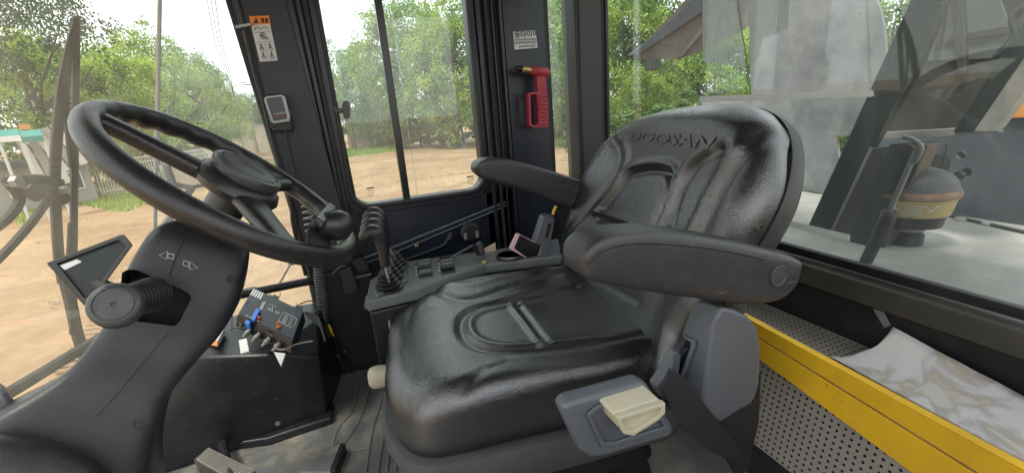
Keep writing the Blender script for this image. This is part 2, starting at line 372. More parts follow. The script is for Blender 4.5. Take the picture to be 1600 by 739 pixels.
def ground_mat():
    m = mat('dirt', (.5, .4, .25), .95); n = m.node_tree.nodes; l = m.node_tree.links; b = n['Principled BSDF']
    tc = n.new('ShaderNodeTexCoord'); a = n.new('ShaderNodeTexNoise'); a.inputs['Scale'].default_value = .35; a.inputs['Detail'].default_value = 10; a.inputs['Roughness'].default_value = .65
    l.new(tc.outputs['Object'], a.inputs['Vector']); r = n.new('ShaderNodeValToRGB'); r.color_ramp.elements[0].position = .35; r.color_ramp.elements[1].position = .68
    r.color_ramp.elements[0].color = (.25, .15, .075, 1); r.color_ramp.elements[1].color = (.43, .285, .155, 1)
    l.new(a.outputs['Fac'], r.inputs[0])
    g = n.new('ShaderNodeTexNoise'); g.inputs['Scale'].default_value = 3.5; g.inputs['Detail'].default_value = 8; g.inputs['Roughness'].default_value = .75; l.new(tc.outputs['Object'], g.inputs['Vector'])
    mr = n.new('ShaderNodeMapRange'); mr.inputs['From Min'].default_value = .35; mr.inputs['From Max'].default_value = .7; mr.inputs['To Min'].default_value = .78; mr.inputs['To Max'].default_value = 1.12
    l.new(g.outputs['Fac'], mr.inputs['Value']); sc = n.new('ShaderNodeVectorMath'); sc.operation = 'SCALE'; l.new(r.outputs[0], sc.inputs[0]); l.new(mr.outputs[0], sc.inputs['Scale'])
    l.new(sc.outputs[0], b.inputs['Base Color'])
    bp = n.new('ShaderNodeBump'); bp.inputs['Strength'].default_value = .5; bp.inputs['Distance'].default_value = .08; l.new(g.outputs['Fac'], bp.inputs['Height']); l.new(bp.outputs[0], b.inputs['Normal'])
ground_mat()
def leaf_mat(name, c1, c2, c3):
    m = mat(name, c1, .6, spec=.25); n = m.node_tree.nodes; l = m.node_tree.links; b = n['Principled BSDF']
    at_ = n.new('ShaderNodeAttribute'); at_.attribute_name = 'tone'; r = n.new('ShaderNodeValToRGB')
    r.color_ramp.elements[0].color = (*c1, 1); r.color_ramp.elements[1].color = (*c3, 1); e = r.color_ramp.elements.new(.5); e.color = (*c2, 1)
    l.new(at_.outputs['Fac'], r.inputs[0]); oi = n.new('ShaderNodeObjectInfo'); hs = n.new('ShaderNodeHueSaturation')
    mr = n.new('ShaderNodeMapRange'); mr.inputs['To Min'].default_value = .8; mr.inputs['To Max'].default_value = 1.25; l.new(oi.outputs['Random'], mr.inputs['Value'])
    l.new(mr.outputs[0], hs.inputs['Value']); l.new(r.outputs[0], hs.inputs['Color']); l.new(hs.outputs[0], b.inputs['Base Color'])
    tl = n.new('ShaderNodeBsdfTranslucent'); l.new(hs.outputs[0], tl.inputs[0]); mx = n.new('ShaderNodeMixShader'); mx.inputs[0].default_value = .35
    l.new(b.outputs[0], mx.inputs[1]); l.new(tl.outputs[0], mx.inputs[2]); l.new(mx.outputs[0], n['Material Output'].inputs[0])
leaf_mat('leaf_bright', (.08, .16, .03), (.27, .40, .07), (.50, .60, .15))
leaf_mat('leaf_mid', (.06, .13, .045), (.17, .29, .09), (.33, .44, .16))
leaf_mat('leaf_dark', (.03, .06, .03), (.05, .095, .045), (.08, .13, .06))

# ------------------------------------------------------------------ GROUND AND FAR SURROUNDINGS
GZ = -2.7
bm = bmesh.new(); NG = 90; gv = {}
def gh(x, y):
    d = math.hypot(x, y); return GZ + .12 * noise.noise(V((x * .12, y * .12, 0))) * min(1, d / 12) + .03 * noise.noise(V((x * .9, y * .9, 3)))
def gcoord(i): t = (i / NG) * 2 - 1; return (abs(t) ** 2.6) * 420 * (1 if t > 0 else -1)
for i in range(NG + 1):
    for j in range(NG + 1):
        x = gcoord(i); y = gcoord(j) + 20; gv[i, j] = bm.verts.new((x, y, gh(x, y)))
for i in range(NG):
    for j in range(NG): bm.faces.new((gv[i, j], gv[i + 1, j], gv[i + 1, j + 1], gv[i, j + 1]))
obj('ground', bm, 'dirt', kind='structure', smooth=True, loc=(0, 0, 0), auto=False)

def horiz(px, dist, py=200):
    r = ray(px, py); h = math.hypot(r.x, r.y); return r * (dist / h)
def tree_mesh(seed, low=.12, openness=.0, nclump=150, nleaf=70, leaf=.030):
    """unit tree: height 1, crown width ~.8"""
    rd = random.Random(seed); tb = bmesh.new(); limbs = []
    trunk = [V((0, 0, -.03)), V((rd.uniform(-.01, .01), rd.uniform(-.01, .01), .18)), V((rd.uniform(-.03, .03), rd.uniform(-.03, .03), .42)), V((rd.uniform(-.05, .05), rd.uniform(-.05, .05), .75))]
    tube_bm(smooth_path(trunk, 4), [.024 - .0016 * k for k in range(13)], 8, bm=tb)
    for k in range(8):
        a = rd.uniform(0, 6.28); z = rd.uniform(.2, .6); L = rd.uniform(.22, .38)
        p0 = V((0, 0, z)); p2 = p0 + V((math.cos(a) * L, math.sin(a) * L, L * rd.uniform(.4, .9))); p1 = (p0 + p2) / 2 + V((0, 0, -.03))
        tube_bm(smooth_path([p0, p1, p2], 3), [.010, .009, .008, .007, .006, .005, .003], 6, bm=tb)
    cl = []
    while len(cl) < nclump:
        u = V((rd.gauss(0, 1), rd.gauss(0, 1), rd.gauss(0, 1))).normalized()
        rr = rd.uniform(.45, 1) ** .6
        lump = 1 + .38 * noise.noise(u * 1.9 + V((seed * 3.1, 0, 0)))
        c = V((u.x * .40 * rr * lump, u.y * .40 * rr * lump, 0)); zc = u.z * rr * lump
        c.z = low + (1 - low) * (.5 + .46 * zc)
        if openness and noise.noise(c * 5 + V((seed, 7, 1))) < -.25 + openness: 
            if rd.random() < .8: continue
        cl.append((c, rd.uniform(.045, .085), rd.random()))
    verts = []; faces = []; tone = []
    for c, cr, ct in cl:
        for k in range(nleaf):
            d = V((rd.gauss(0, 1), rd.gauss(0, 1), rd.gauss(0, .75))); d = d.normalized() * cr * rd.random() ** .5
            p = c + d; n = V((rd.gauss(0, 1), rd.gauss(0, 1), rd.gauss(.9, .7))).normalized(); u = n.orthogonal().normalized(); v = n.cross(u)
            a = rd.uniform(0, 6.28); u, v = u * math.cos(a) + v * math.sin(a), v * math.cos(a) - u * math.sin(a)
            s = leaf * rd.uniform(.5, 1.1) * .5; i = len(verts)
            verts += [p - u * s, p + v * s * .55, p + u * s, p - v * s * .55]; faces.append((i, i + 1, i + 2, i + 3))
            tone.append(min(1, max(0, .68 * ct + .32 * rd.random())))
    me = bpy.data.meshes.new('crown'); me.from_pydata([tuple(v) for v in verts], [], faces)
    a = me.attributes.new('tone', 'FLOAT', 'FACE'); a.data.foreach_set('value', tone)
    return tb, me
def proto_tree(seed, leafm, label, low=.12, **kw):
    tb, me = tree_mesh(seed, low, **kw); t = thing('broadleaf_tree', label, 'tree', (0, 0, 0), 'trees around the yard')
    obj('trunk', tb, 'bark', t, smooth=True, auto=False); obj('crown', me, leafm, t, auto=False); return t
TP = {k: proto_tree(s, m, 'tree', low=lo, openness=op, nclump=nc, nleaf=nl, leaf=lf) for k, s, m, lo, op, nc, nl, lf in (
    ('bright', 3, 'leaf_bright', .10, .16, 190, 85, .026), ('mid', 11, 'leaf_mid', .08, .14, 200, 85, .025), ('dark', 23, 'leaf_dark', .2, .22, 120, 60, .022),
    ('mid2', 31, 'leaf_mid', .05, .12, 200, 85, .024), ('bright2', 47, 'leaf_bright', .04, .12, 210, 85, .024))}
used = set()
TREES = [ # kind, px, distance, crown top py, width factor, label
 ('dark', -40, 30, -70, 1.0, 'tall dark tree filling the top left corner behind the wiper'),
 ('dark', 70, 44, -45, .8, 'dark thin leaved tree top rising above the lower trees at far left'),
 ('bright', 18, 30, 40, 1.1, 'bright green tree at the far left edge, behind the sheds'),
 ('mid', 75, 36, 48, 1.0, 'green tree directly behind the two upright wiper blades'),
 ('bright', 165, 34, 52, 1.1, 'broad yellow green tree left of the windscreen glass joint'),
 ('bright2', 225, 40, 40, 1.0, 'rounded bright tree right behind the windscreen glass joint'),
 ('bright', 300, 44, 88, 1.0, 'yellow green tree just right of the windscreen glass joint'),
 ('mid2', 262, 52, 55, 1.0, 'darker green tree behind the yellow green ones right of the glass joint'),
 ('bright2', 338, 56, 128, .9, 'low bright tree above the middle of the steering wheel'),
 ('mid', 372, 80, 138, 1.3, 'distant hazy tree beside the white building roof'),
 ('mid', 415, 85, 142, 1.3, 'distant hazy tree right against the front pillar'),
 ('bright', 470, 60, 90, 1.2, 'tree hidden behind the front pillar'),
 ('mid', 527, 44, 62, .85, 'grey green tree at the left end of the sliding window'),
 ('mid2', 553, 48, 45, .8, 'grey green tree second from the left in the sliding window'),
 ('bright', 600, 40, 5, .9, 'yellow green tree left of the sliding window divider'),
 ('mid', 640, 42, -25, .9, 'tall tree behind the sliding window divider'),
 ('bright2', 690, 36, -15, 1.0, 'full green tree right of the sliding window divider'),
 ('mid2', 735, 40, -30, 1.0, 'tall tree at the right end of the sliding window'),
 ('mid', 800, 40, -40, 1.0, 'tall tree behind the rear door pillar'),
 ('bright', 862, 40, -60, 1.0, 'bright tree in the narrow window beside the rear corner post'),
 ('mid2', 880, 30, 60, 1.0, 'low green tree at the foot of the narrow window'),
 ('mid', 925, 34, -100, 1.1, 'tall tree behind the rear corner post'),
 ('bright2', 975, 26, -40, 1.0, 'bright green tree at the left edge of the rear window'),
 ('mid2', 1035, 30, -120, 1.0, 'tall green tree above the shed roof eave'),
 ('bright', 1010, 19, 92, 1.2, 'low yellow green tree under the tip of the shed eave'),
 ('mid', 1075, 22, 60, 1.0, 'green tree under the shed roof eave'),
 ('bright', 1130, 22, 30, 1.0, 'green tree seen through the milky painted reflection on the rear window'),
 ('mid2', 1240, 26, -80, 1.2, 'green tree behind the big grey plate'),
 ('bright', 1330, 24, 0, 1.0, 'tree behind the right edge of the big grey plate'),
 ('mid2', 1410, 22, -60, 1.1, 'bright tree between the grey plate and the dark sloping beam'),
 ('bright', 1480, 20, 60, 1.2, 'tree showing through the arched hole in the dark plate'),
 ('mid', 1600, 24, -50, 1.2, 'tree behind the dark plate at far right'),
]
for kind, px, d, ytop, wf, lab in TREES:
    r = ray(px, ytop); r = r * (d / math.hypot(r.x, r.y)); H = r.z - GZ
    o = TP[kind] if kind not in used else copy_tree(TP[kind]); used.add(kind)
    o.location = (r.x, r.y, GZ); o.scale = (H * wf * .85, H * wf * .85, H); o.rotation_euler = (0, 0, random.uniform(0, 6.28)); o['label'] = lab
# low shrubs along the yard edge
sp = proto_tree(77, 'leaf_mid', 'shrub', low=.0, nclump=90, nleaf=80, leaf=.06); sp['category'] = 'shrub'; sp.name = 'shrub'; sp['group'] = 'shrubs along the yard edge'
spots = [(505, 46, 3.4, 'shrub at the left foot of the sliding window view'), (590, 44, 2.2, 'shrub beside the brick base wall'), (622, 42, 3.2, 'shrub under the tree left of the window divider'), (655, 41, 3.6, 'shrub right of the window divider'),
         (690, 40, 3.6, 'shrub at the bank beyond the sand, middle of the right pane'), (722, 40, 3.8, 'shrub at the bank, right end of the right pane'), (868, 38, 4.2, 'shrub at the foot of the narrow rear side window view'), (890, 36, 4, 'shrub half behind the rear corner post'),
         (960, 16, 2.6, 'yellow green shrub at the lower left of the rear window'), (1000, 17, 2.2, 'shrub just above the left shoulder of the seat'), (1050, 17, 2.4, 'shrub above the top of the seat'), (1100, 17, 2.8, 'shrub under the left end of the long tape'),
         (1320, 9, 3.0, 'leaves seen through the slot in the grey plate'), (1470, 9, 2.9, 'leaves seen through the arched hole'),
         (20, 30, 1.2, 'shrub below the teal awning'), (70, 31, 1.3, 'shrub behind the wiper arm'), (150, 37, 2.4, 'shrub behind the white railing, left of the joint'), (200, 39, 2.4, 'shrub behind the white railing near the joint'), (275, 43, 2.2, 'shrub behind the white railing right of the joint')]
for i, (px, d, h, lab) in enumerate(spots):
    r = horiz(px, d); o = sp if i == 0 else copy_tree(sp)
    o.location = (r.x, r.y, GZ); o.scale = (h * 1.5, h * 1.5, h); o.rotation_euler = (0, 0, i * 1.3); o['label'] = lab
# loose stones and clods on the sand (stuff)
rd = random.Random(8); vs = []; fs = []
for k in range(9000):
    px = rd.uniform(-40, 1000); d = 3.2 + 30 * rd.random() ** 1.6; p = horiz(px, d); s = rd.uniform(.006, .028) * (1 + d * .03) * (2.2 if rd.random() < .04 else 1)
    p.z = gh(p.x, p.y) + s * .15; i = len(vs); a0 = rd.uniform(0, 6.28)
    for j in range(4): a = a0 + j * 1.57 + rd.uniform(-.4, .4); vs.append(tuple(p + V((math.cos(a) * s, math.sin(a) * s * .8, -s * .3))))
    vs.append(tuple(p + V((rd.uniform(-.3, .3) * s, rd.uniform(-.3, .3) * s, s * .55))))
    for j in range(4): fs.append((i + j, i + (j + 1) % 4, i + 4))
me = bpy.data.meshes.new('loose_stones'); me.from_pydata(vs, [], fs)
mat('stone', (.33, .26, .19), .9, var=.5, vscale=.8)
obj('loose_stones', me, 'stone', kind='stuff', label='loose stones and clods scattered over the sandy yard', cat='stones', loc=(0, 0, 0), auto=False)
# tyre tracks pressed into the sand (stuff)
mat('track_dirt', (.22, .145, .08), .95, var=.4, vscale=3)
rd = random.Random(12); vs = []; fs = []
for path in ([(-120, 5), (60, 7.5), (200, 11), (330, 17), (420, 26)], [(-120, 6.2), (60, 9.2), (190, 13.5), (310, 20), (400, 30)], [(470, 9), (580, 12), (700, 17), (840, 26), (930, 34)], [(520, 8), (640, 10.5), (760, 15), (890, 23)], [(460, 22), (600, 20), (760, 21), (900, 24)]):
    P_ = smooth_path([horiz(a, d) for a, d in path], 60)
    acc = 0
    for a, b in zip(P_, P_[1:]):
        acc += (b - a).length
        if acc < .17: continue
        acc = 0; t_ = V((b.x - a.x, b.y - a.y, 0)).normalized(); n_ = V((-t_.y, t_.x, 0))
        for sd in (-1, 1):
            if rd.random() < .25: continue
            c = V((a.x, a.y, 0)) + n_ * (.13 * sd); dv = (n_ * .11 + t_ * .05 * sd); w_ = t_ * .028; i = len(vs)
            for q in (c - dv - w_, c + dv - w_, c + dv + w_, c - dv + w_): vs.append((q.x, q.y, gh(q.x, q.y) + .022))
            fs.append((i, i + 1, i + 2, i + 3))
me = bpy.data.meshes.new('tyre_tracks'); me.from_pydata(vs, [], fs)
obj('tyre_tracks', me, 'track_dirt', kind='stuff', label='broken tyre tread marks pressed into the sandy yard', cat='tracks', loc=(0, 0, 0), auto=False)
# grass strips at the yard edge (stuff)
rd = random.Random(5); vs = []; fs = []
for k in range(60000):
    px = rd.choice((rd.uniform(-30, 450), rd.uniform(-30, 450), rd.uniform(500, 620), rd.uniform(845, 1100))); d = rd.uniform(26, 40) if px < 460 else (rd.uniform(38, 46) if px < 840 else rd.uniform(11, 17) if px > 940 else rd.uniform(30, 38))
    if px < 460: d += 3 * math.sin(px * .03) 
    p = horiz(px, d); p.z = gh(p.x, p.y); a = rd.uniform(0, 3.14); s = rd.uniform(.02, .05); h = rd.uniform(.06, .2); u = V((math.cos(a), math.sin(a), 0)) * s; i = len(vs)
    vs += [tuple(p - u), tuple(p + u), tuple(p + V((rd.uniform(-.1, .1), rd.uniform(-.1, .1), h)))]; fs.append((i, i + 1, i + 2))
me = bpy.data.meshes.new('grass'); me.from_pydata(vs, [], fs); a = me.attributes.new('tone', 'FLOAT', 'FACE'); a.data.foreach_set('value', [rd.random() for _ in fs])
g = obj('grass', me, 'leaf_bright', kind='stuff', label='ragged green grass along the edge of the sandy yard', cat='grass', loc=(0, 0, 0), auto=False)

def wall_run(name, px0, d0, px1, d1, h, th, m, label, cat, z0=GZ - .2, base=None):
    a = horiz(px0, d0); b = horiz(px1, d1); a.z = b.z = z0; u = (b - a).normalized(); nn = V((-u.y, u.x, 0)) * th
    t = thing(name, label, cat, (a + b) / 2)
    obj('wall_panel', prism_bm([a, b, b + nn, a + nn], (0, 0, h + .2)), m, t)
    cp = a + V((0, 0, h + .2)); cq = b + V((0, 0, h + .2)); e = nn.normalized() * .06
    obj('coping', prism_bm([cp - e, cq - e, cq + nn + e, cp + nn + e], (0, 0, .1)), 'grey_wall', t)
    if base:
        obj('brick_base', prism_bm([a - nn * .3, b - nn * .3, b - nn * .02, a - nn * .02], (0, 0, base + .2)), 'brick_wall', t)
    n = int((b - a).length / 3)
    for k in range(n + 1):
        p = a.lerp(b, k / max(n, 1)) - e
        obj('pier', box_bm(p + V((-.15, -.15, 0)), p + V((.15, .15, h + .25))), m, t)
    return t
wall_run('concrete_wall', 543, 50, 632, 48, 3.6, .2, 'grey_wall', 'grey concrete yard wall on a low brick base seen through the sliding window', 'wall', base=1.4)
wall_run('boundary_wall', 345, 62, 440, 58, 3.0, .2, 'tan_wall', 'long tan rendered wall beyond the steering wheel', 'wall')
# white building beyond the wall
def building(px, d, wd, hh, z0, label, wallm, roofm, name='low_building', nwin=5, over=.6):
    c = horiz(px, d); c.z = z0; t = thing(name, label, 'building', c); fwd = V((c.x, c.y, 0)).normalized(); u = V((fwd.y, -fwd.x, 0))
    obj('wall', obox_bm(c + V((0, 0, hh / 2)) + fwd * 2, u * wd / 2, fwd * 2, V((0, 0, hh / 2))), wallm, t)
    obj('roof', obox_bm(c + V((0, 0, hh + .15)) + fwd * 2, u * (wd / 2 + over), fwd * (2 + over), V((0, 0, .15))), roofm, t, bevel=.03)
    for k in range(nwin):
        q = c + u * wd * ((k + .5) / nwin - .5) + V((0, 0, hh * .58)) - fwd * .03
        f = obj('window', obox_bm(q, u * wd / nwin * .3, fwd * .04, V((0, 0, hh * .2))), 'white_paint', t)
        obj('pane', obox_bm(q - fwd * .045, u * wd / nwin * .26, fwd * .01, V((0, 0, hh * .17))), 'window_dark', f)
    return t
building(397, 95, 11, 5.6, GZ, 'long white single storey building with a pale roof beyond the tan wall', 'white_paint', 'white_paint', nwin=4)
building(0, 28, 4.4, 1.9, GZ, 'grey roadside shed under trees at the far left edge', 'grey_wall', 'roof_dark', 'roadside_shed', nwin=3)
# teal awnings
for px, lab in ((8, 'teal shop awning at the far left edge of the windscreen'), (45, 'teal shop awning with an orange end just left of the wiper')):
    c = horiz(px, 25); c.z = GZ; fwd = V((c.x, c.y, 0)).normalized(); u = V((fwd.y, -fwd.x, 0)); t = thing('shop_awning', lab, 'awning', c, 'teal shop awnings')
    zt = at(px, 214, 1, c.y).z
    q = V((c.x, c.y, zt)); s = .22
    obj('canopy', prism_bm([q - u * s * 1.3 + V((0, 0, .25)), q + u * s * 1.3 + V((0, 0, .25)), q + u * s * 1.3 - fwd * .9, q - u * s * 1.3 - fwd * .9], (0, 0, -.06)), 'teal_cloth', t)
    obj('valance', prism_bm([q - u * s * 1.3 - fwd * .9, q + u * s * 1.3 - fwd * .9, q + u * s * 1.3 - fwd * .93, q - u * s * 1.3 - fwd * .93], (0, 0, -.2)), 'white_paint' if px < 20 else 'teal_cloth', t)
    for sg in (-1, 1): obj('post', tube_bm([q + u * sg * s * 1.2 - fwd * .85, V((0, 0, 0)) + (q + u * sg * s * 1.2 - fwd * .85) * 1 + V((0, 0, GZ - zt))], .05, 8), 'white_pole', t)
    if px > 20: obj('sign_panel', obox_bm(q - u * .1 + V((0, 0, .36)), u * .15, fwd * .04, V((0, 0, .09))), 'orange_paint', t)
# leaning boards / bundle of pale sheets behind the wiper
for k, (a_, b_, lab) in enumerate((((42, 205), (90, 290), 'leaning pale board bundle, leftmost behind the wiper'), ((68, 200), (118, 262), 'leaning pale board bundle, right behind the wiper'))):
    p0 = DIST(25)(*a_); p1 = DIST(25)(*b_); u = (p1 - p0); sd = ray(60, 240).cross(u).normalized() * .28
    t = thing('leaning_boards', lab, 'boards', (p1.x, p1.y, p1.z), 'leaning boards behind the wiper')
    for j in range(3):
        q = sd * (j * 1.1 - 1.1)
        obj('board', prism_bm([p0 + q - sd * .45, p0 + q + sd * .45, p1 + q + sd * .45, p1 + q - sd * .45], ray(60, 240).normalized() * .08), 'white_pole' if j != 1 else 'grey_wall', t)
# white railing
t = thing('white_railing', 'white metal railing of thin uprights at the edge of the grass beyond the steering wheel', 'railing', horiz(230, 41, 250))
a = horiz(125, 29); b = horiz(345, 34); a.z = b.z = GZ
for hgt in (.35, 1.5, 1.75): obj('rail', tube_bm([a + V((0, 0, hgt)), b + V((0, 0, hgt))], .035, 6), 'white_pole', t)
bal = obj('baluster', tube_bm([a, a + V((0, 0, 1.75))], .03, 6), 'white_pole', t)
for k in range(1, 60):
    c = bal.copy(); COL.objects.link(c); c.parent = t; c.location = (b - a) * (k / 59)
# lamp posts
def lamp(px0, py0, py1, d, arm, lab):
    top = DIST(d)(px0, py0); t = thing('street_lamp', lab, 'street lamp', (top.x, top.y, GZ))
    fwd = V((top.x, top.y, 0)).normalized(); u = V((fwd.y, -fwd.x, 0)) * arm
    obj('pole', tube_bm([V((top.x, top.y, GZ)), top], [.12, .07], 8), 'white_pole', t)
    obj('arm', tube_bm(smooth_path([top, top + u * .5 + V((0, 0, .35)), top + u * 1.4 + V((0, 0, .4))], 4), .05, 8), 'white_pole', t)
    obj('lamp_head', obox_bm(top + u * 1.7 + V((0, 0, .38)), u * .4, fwd * .12, V((0, 0, .06))), 'grey_wall', t, bevel=.02)
lamp(361, 140, 190, 55, 1, 'pale street lamp pole rising over the trees left of the front pillar')
lamp(402, 133, 180, 75, -1, 'small distant street lamp against the sky beside the front pillar')
# overhead wires
t = thing('overhead_wires', 'thin overhead wires hanging down across the white sky left of the front pillar', 'wires', DIST(30)(350, 120))
for k in range(3):
    pts = [DIST(30)(318 + k * 7, -30), DIST(30)(335 + k * 5, 60), DIST(30)(352 + k * 3, 110), DIST(30)(366, 150)]
    obj('wire', tube_bm(smooth_path(pts, 6), .018, 5), 'grey_post', t)
# shed roof eave seen through the rear window
t = thing('shed_roof', 'shed roof corner with dark sheet edge and brown underside seen through the rear window', 'roof', DIST(13)(1060, 60))
D = PL(DIST(13)(1060, 60), ray(1060, 60))
und = [D(988, 88), D(1004, 93), D(1060, 93), D(1110, 76), D(1170, 42), D(1260, -40), D(1110, -40)]
back = ray(1150, 20).normalized()
obj('roof_underside', prism_bm(und, back * 3.0 + V((0, 0, .2))), 'roof_brown', t)
obj('roof_edge', prism_bm([D(984, 88), D(1000, 84), D(1105, 14), D(1180, -45), D(1125, -45), D(1085, -2), D(1040, 42)], back * -.15), 'roof_dark', t)
obj('gutter', tube_bm([D(984, 89), D(1100, 8), D(1150, -30)], .07, 8), 'roof_dark', t)
obj('floodlight', obox_bm(D(1019, 102), V((.16, 0, 0)), V((0, .12, 0)), V((0, 0, .13))), 'grey_post', t, bevel=.02)
obj('rafter', prism_bm([D(1058, 90), D(1066, 88), D(1140, 5), D(1128, 5)], back * -.1), 'roof_brown', t)

# ------------------------------------------------------------------ MACHINE REAR (outside the rear glass)
DZ = -.42
t = thing('engine_deck', 'flat dusty grey engine deck outside the rear window', 'engine deck', (1.3, .5, DZ - .1))
obj('deck_plate', box_bm((.90, -.9, DZ - .06), (1.72, 2.2, DZ)), 'deck_grey', t, bevel=.004)
a = at(1478, 338, 2, DZ); b = at(1640, 374, 2, DZ)
obj('drain_channel', tube_bm([a - (b - a) * 1.5 + V((0, 0, .004)), b + (b - a) + V((0, 0, .004))], .006, 6), 'black_iron', t)
obj('rubber_strip', box_bm((.90, -.6, DZ + .001), (.955, 1.9, DZ + .012)), 'black_iron', t, bevel=.003)
for px, py in ((1543, 352), (1500, 345)): obj('deck_bolt', lathe_bm([(.014, 0), (.014, .006), (.010, .010), (0, .010)], at(px, py, 2, DZ), (0, 0, 1), 12), 'pale_metal', t)
PX = 1.74
P = AX(0, PX)
def yz(px, py): p = P(px, py); return (-p.y, p.z)
def arch(px0, px1, py0, py1):
    a = yz(px0, py0); b = yz(px1, py1); lo = min(a[1], b[1]); hi = max(a[1], b[1]); x0, x1 = min(a[0], b[0]), max(a[0], b[0])
    return rrect(x0, x1, lo, hi, (hi - lo) * .33, 5)
t = thing('grey_plate', 'tall mottled grey steel plate, paled by painted sky reflection, standing behind the cab', 'steel plate', (PX, 1.2, DZ))
outer = [yz(1171, -40), yz(1175, 150), yz(1098, 158), (yz(1098, 158)[0], DZ), (-.55, DZ), yz(1388, 150), yz(1387, 90), yz(1383, 45), yz(1377, 15), yz(1366, -10), yz(1350, -40)]
me = plate_holes('steel_sheet', outer, [[yz(1309, 212), yz(1345, 212), yz(1345, 247), yz(1312, 247)]], (PX, 0, 0), (0, -1, 0), (0, 0, 1), .012)
obj('steel_sheet', me, 'plate_grey', t)
t = thing('dark_bulkhead', 'dark blue grey steel bulkhead with arched hole behind the air cleaner', 'bulkhead', (PX - .02, .6, DZ))
outer = [yz(1372, 190), yz(1640, 90), (yz(1700, 200)[0], DZ), (yz(1372, 200)[0], DZ)]
holes = [arch(1447, 1492, 238, 272)]
for px, py, r in ((1513, 240, .012), (1510, 272, .013), (1521, 267, .013), ):
    c = yz(px, py); holes.append([(c[0] + r * math.cos(k * .5236), c[1] + r * math.sin(k * .5236)) for k in range(12)])
obj('steel_sheet', plate_holes('steel_sheet', outer, holes, (PX - .03, 0, 0), (0, -1, 0), (0, 0, 1), .012), 'plate_dark', t)
obj('seam', tube_bm([at(1478, 225, 0, PX - .045), at(1455, 345, 0, PX - .045)], .004, 6), 'black_iron', t)
obj('orange_panel', prism_bm([at(1578, 184, 0, PX - .04), at(1592, 150, 0, PX - .04), at(1640, 100, 0, PX - .04), at(1640, 182, 0, PX - .04)], (-.01, 0, 0)), 'orange_paint', t)
# tinted sloping cover
t = thing('engine_cover', 'raised brown tinted engine cover with a pale lower flange', 'engine cover', (1.42, .7, 0))
Q = AX(0, 1.42)
obj('cover_sheet', prism_bm([Q(1472, -30), Q(1434, 96), Q(1374, 212), Q(1531, 205), Q(1625, 70), Q(1640, -30)], (.012, 0, 0)), 'tinted_plate', t)
obj('cover_reflection', prism_bm([Q(1480, -30), Q(1440, 92), Q(1450, 96), Q(1552, 92), Q(1578, 60), Q(1578, 35), Q(1556, -30)], (-.006, 0, 0)), 'sky_reflection_grey', t, bevel=.002)  # pale pane colour paints in a sky reflection
obj('flange', prism_bm([Q(1374, 207), Q(1372, 218), Q(1470, 214), Q(1570, 206), Q(1556, 196)], (-.02, 0, .0)), 'pale_metal', t, bevel=.002)
obj('dark_brace', prism_bm([Q(1500, 205), Q(1533, 205), Q(1625, 85), Q(1625, 18), Q(1590, 62)], (-.03, 0, 0)), 'beam_dark', t, bevel=.003)
obj('pale_brace', prism_bm([Q(1536, 204), Q(1567, 204), Q(1640, 110), Q(1640, 55)], (-.04, 0, 0)), 'pale_metal', t, bevel=.003)
obj('post', prism_bm([Q(1497, -30), Q(1509, -30), Q(1516, 62), Q(1516, 112), Q(1503, 112), Q(1500, 60)], (-.02, 0, 0)), 'tinted_plate', t, bevel=.002)  # post shape added to draw a dark reflection in the pane
obj('post', prism_bm([Q(1487, -30), Q(1492, -30), Q(1474, 78), Q(1466, 78)], (-.02, 0, 0)), 'tinted_plate', t, bevel=.002)  # second dark reflection, also built as a post shape
obj('cross_rail', prism_bm([Q(1490, 56), Q(1580, 40), Q(1580, 53), Q(1480, 68)], (-.015, 0, 0)), 'tinted_plate', t, bevel=.002)
obj('hose', tube_bm(smooth_path([Q(1555, 90), Q(1575, 75), Q(1588, 55), Q(1582, 30), Q(1600, 10)], 5), .008, 8), 'black_iron', t)
t = thing('sloping_beam', 'broad dark sloping steel beam in front of the grey plate', 'beam', at(1280, 400, 0, 1.25))
Q = AX(0, 1.25)
obj('beam_face', prism_bm([Q(1440, -40), Q(1318, 230), Q(1222, 440), Q(1262, 440), Q(1362, 230), Q(1437, 96), Q(1490, -40)], (.03, 0, 0)), 'beam_dark', t, bevel=.004)
obj('beam_web', prism_bm([Q(1362, 231), Q(1437, 222), Q(1450, 226), Q(1356, 440), Q(1264, 440)], (.05, 0, 0)), 'tinted_plate', t, bevel=.004)
obj('web_edge', prism_bm([Q(1395, 224), Q(1440, 221), Q(1340, 440), Q(1300, 440)], (-.012, 0, 0)), 'beam_dark', t, bevel=.003)
obj('edge_trim', tube_bm([Q(1362, 231), Q(1264, 438)], .004, 6), 'pale_metal', t)
Q = AX(0, 1.12)
t = thing('gas_strut', 'gas strut with thin rod and thicker dark cylinder beside the air cleaner', 'gas strut', Q(1350, 415))
obj('rod', tube_bm([Q(1436, 226), Q(1388, 335)], .0055, 10), 'dull_steel', t, smooth=True)
obj('cylinder', lathe_bm([(0, 0), (.013, 0), (.015, .003), (.015, .02), (.013, .022), (.013, .30), (0, .30)], Q(1391, 330), (Q(1345, 425) - Q(1391, 330)), 16), 'black_iron', t, smooth=True, auto=False)
obj('bracket', tube_bm(smooth_path([Q(1412, 214), Q(1430, 220), Q(1440, 231), Q(1432, 250), Q(1424, 254)], 5), .005, 8), 'dull_steel', t, smooth=True)
obj('pivot', lathe_bm([(0, 0), (.016, 0), (.016, .012), (0, .014)], Q(1415, 237) + V((.01, 0, 0)), (-1, 0, 0), 16), 'black_iron', t)
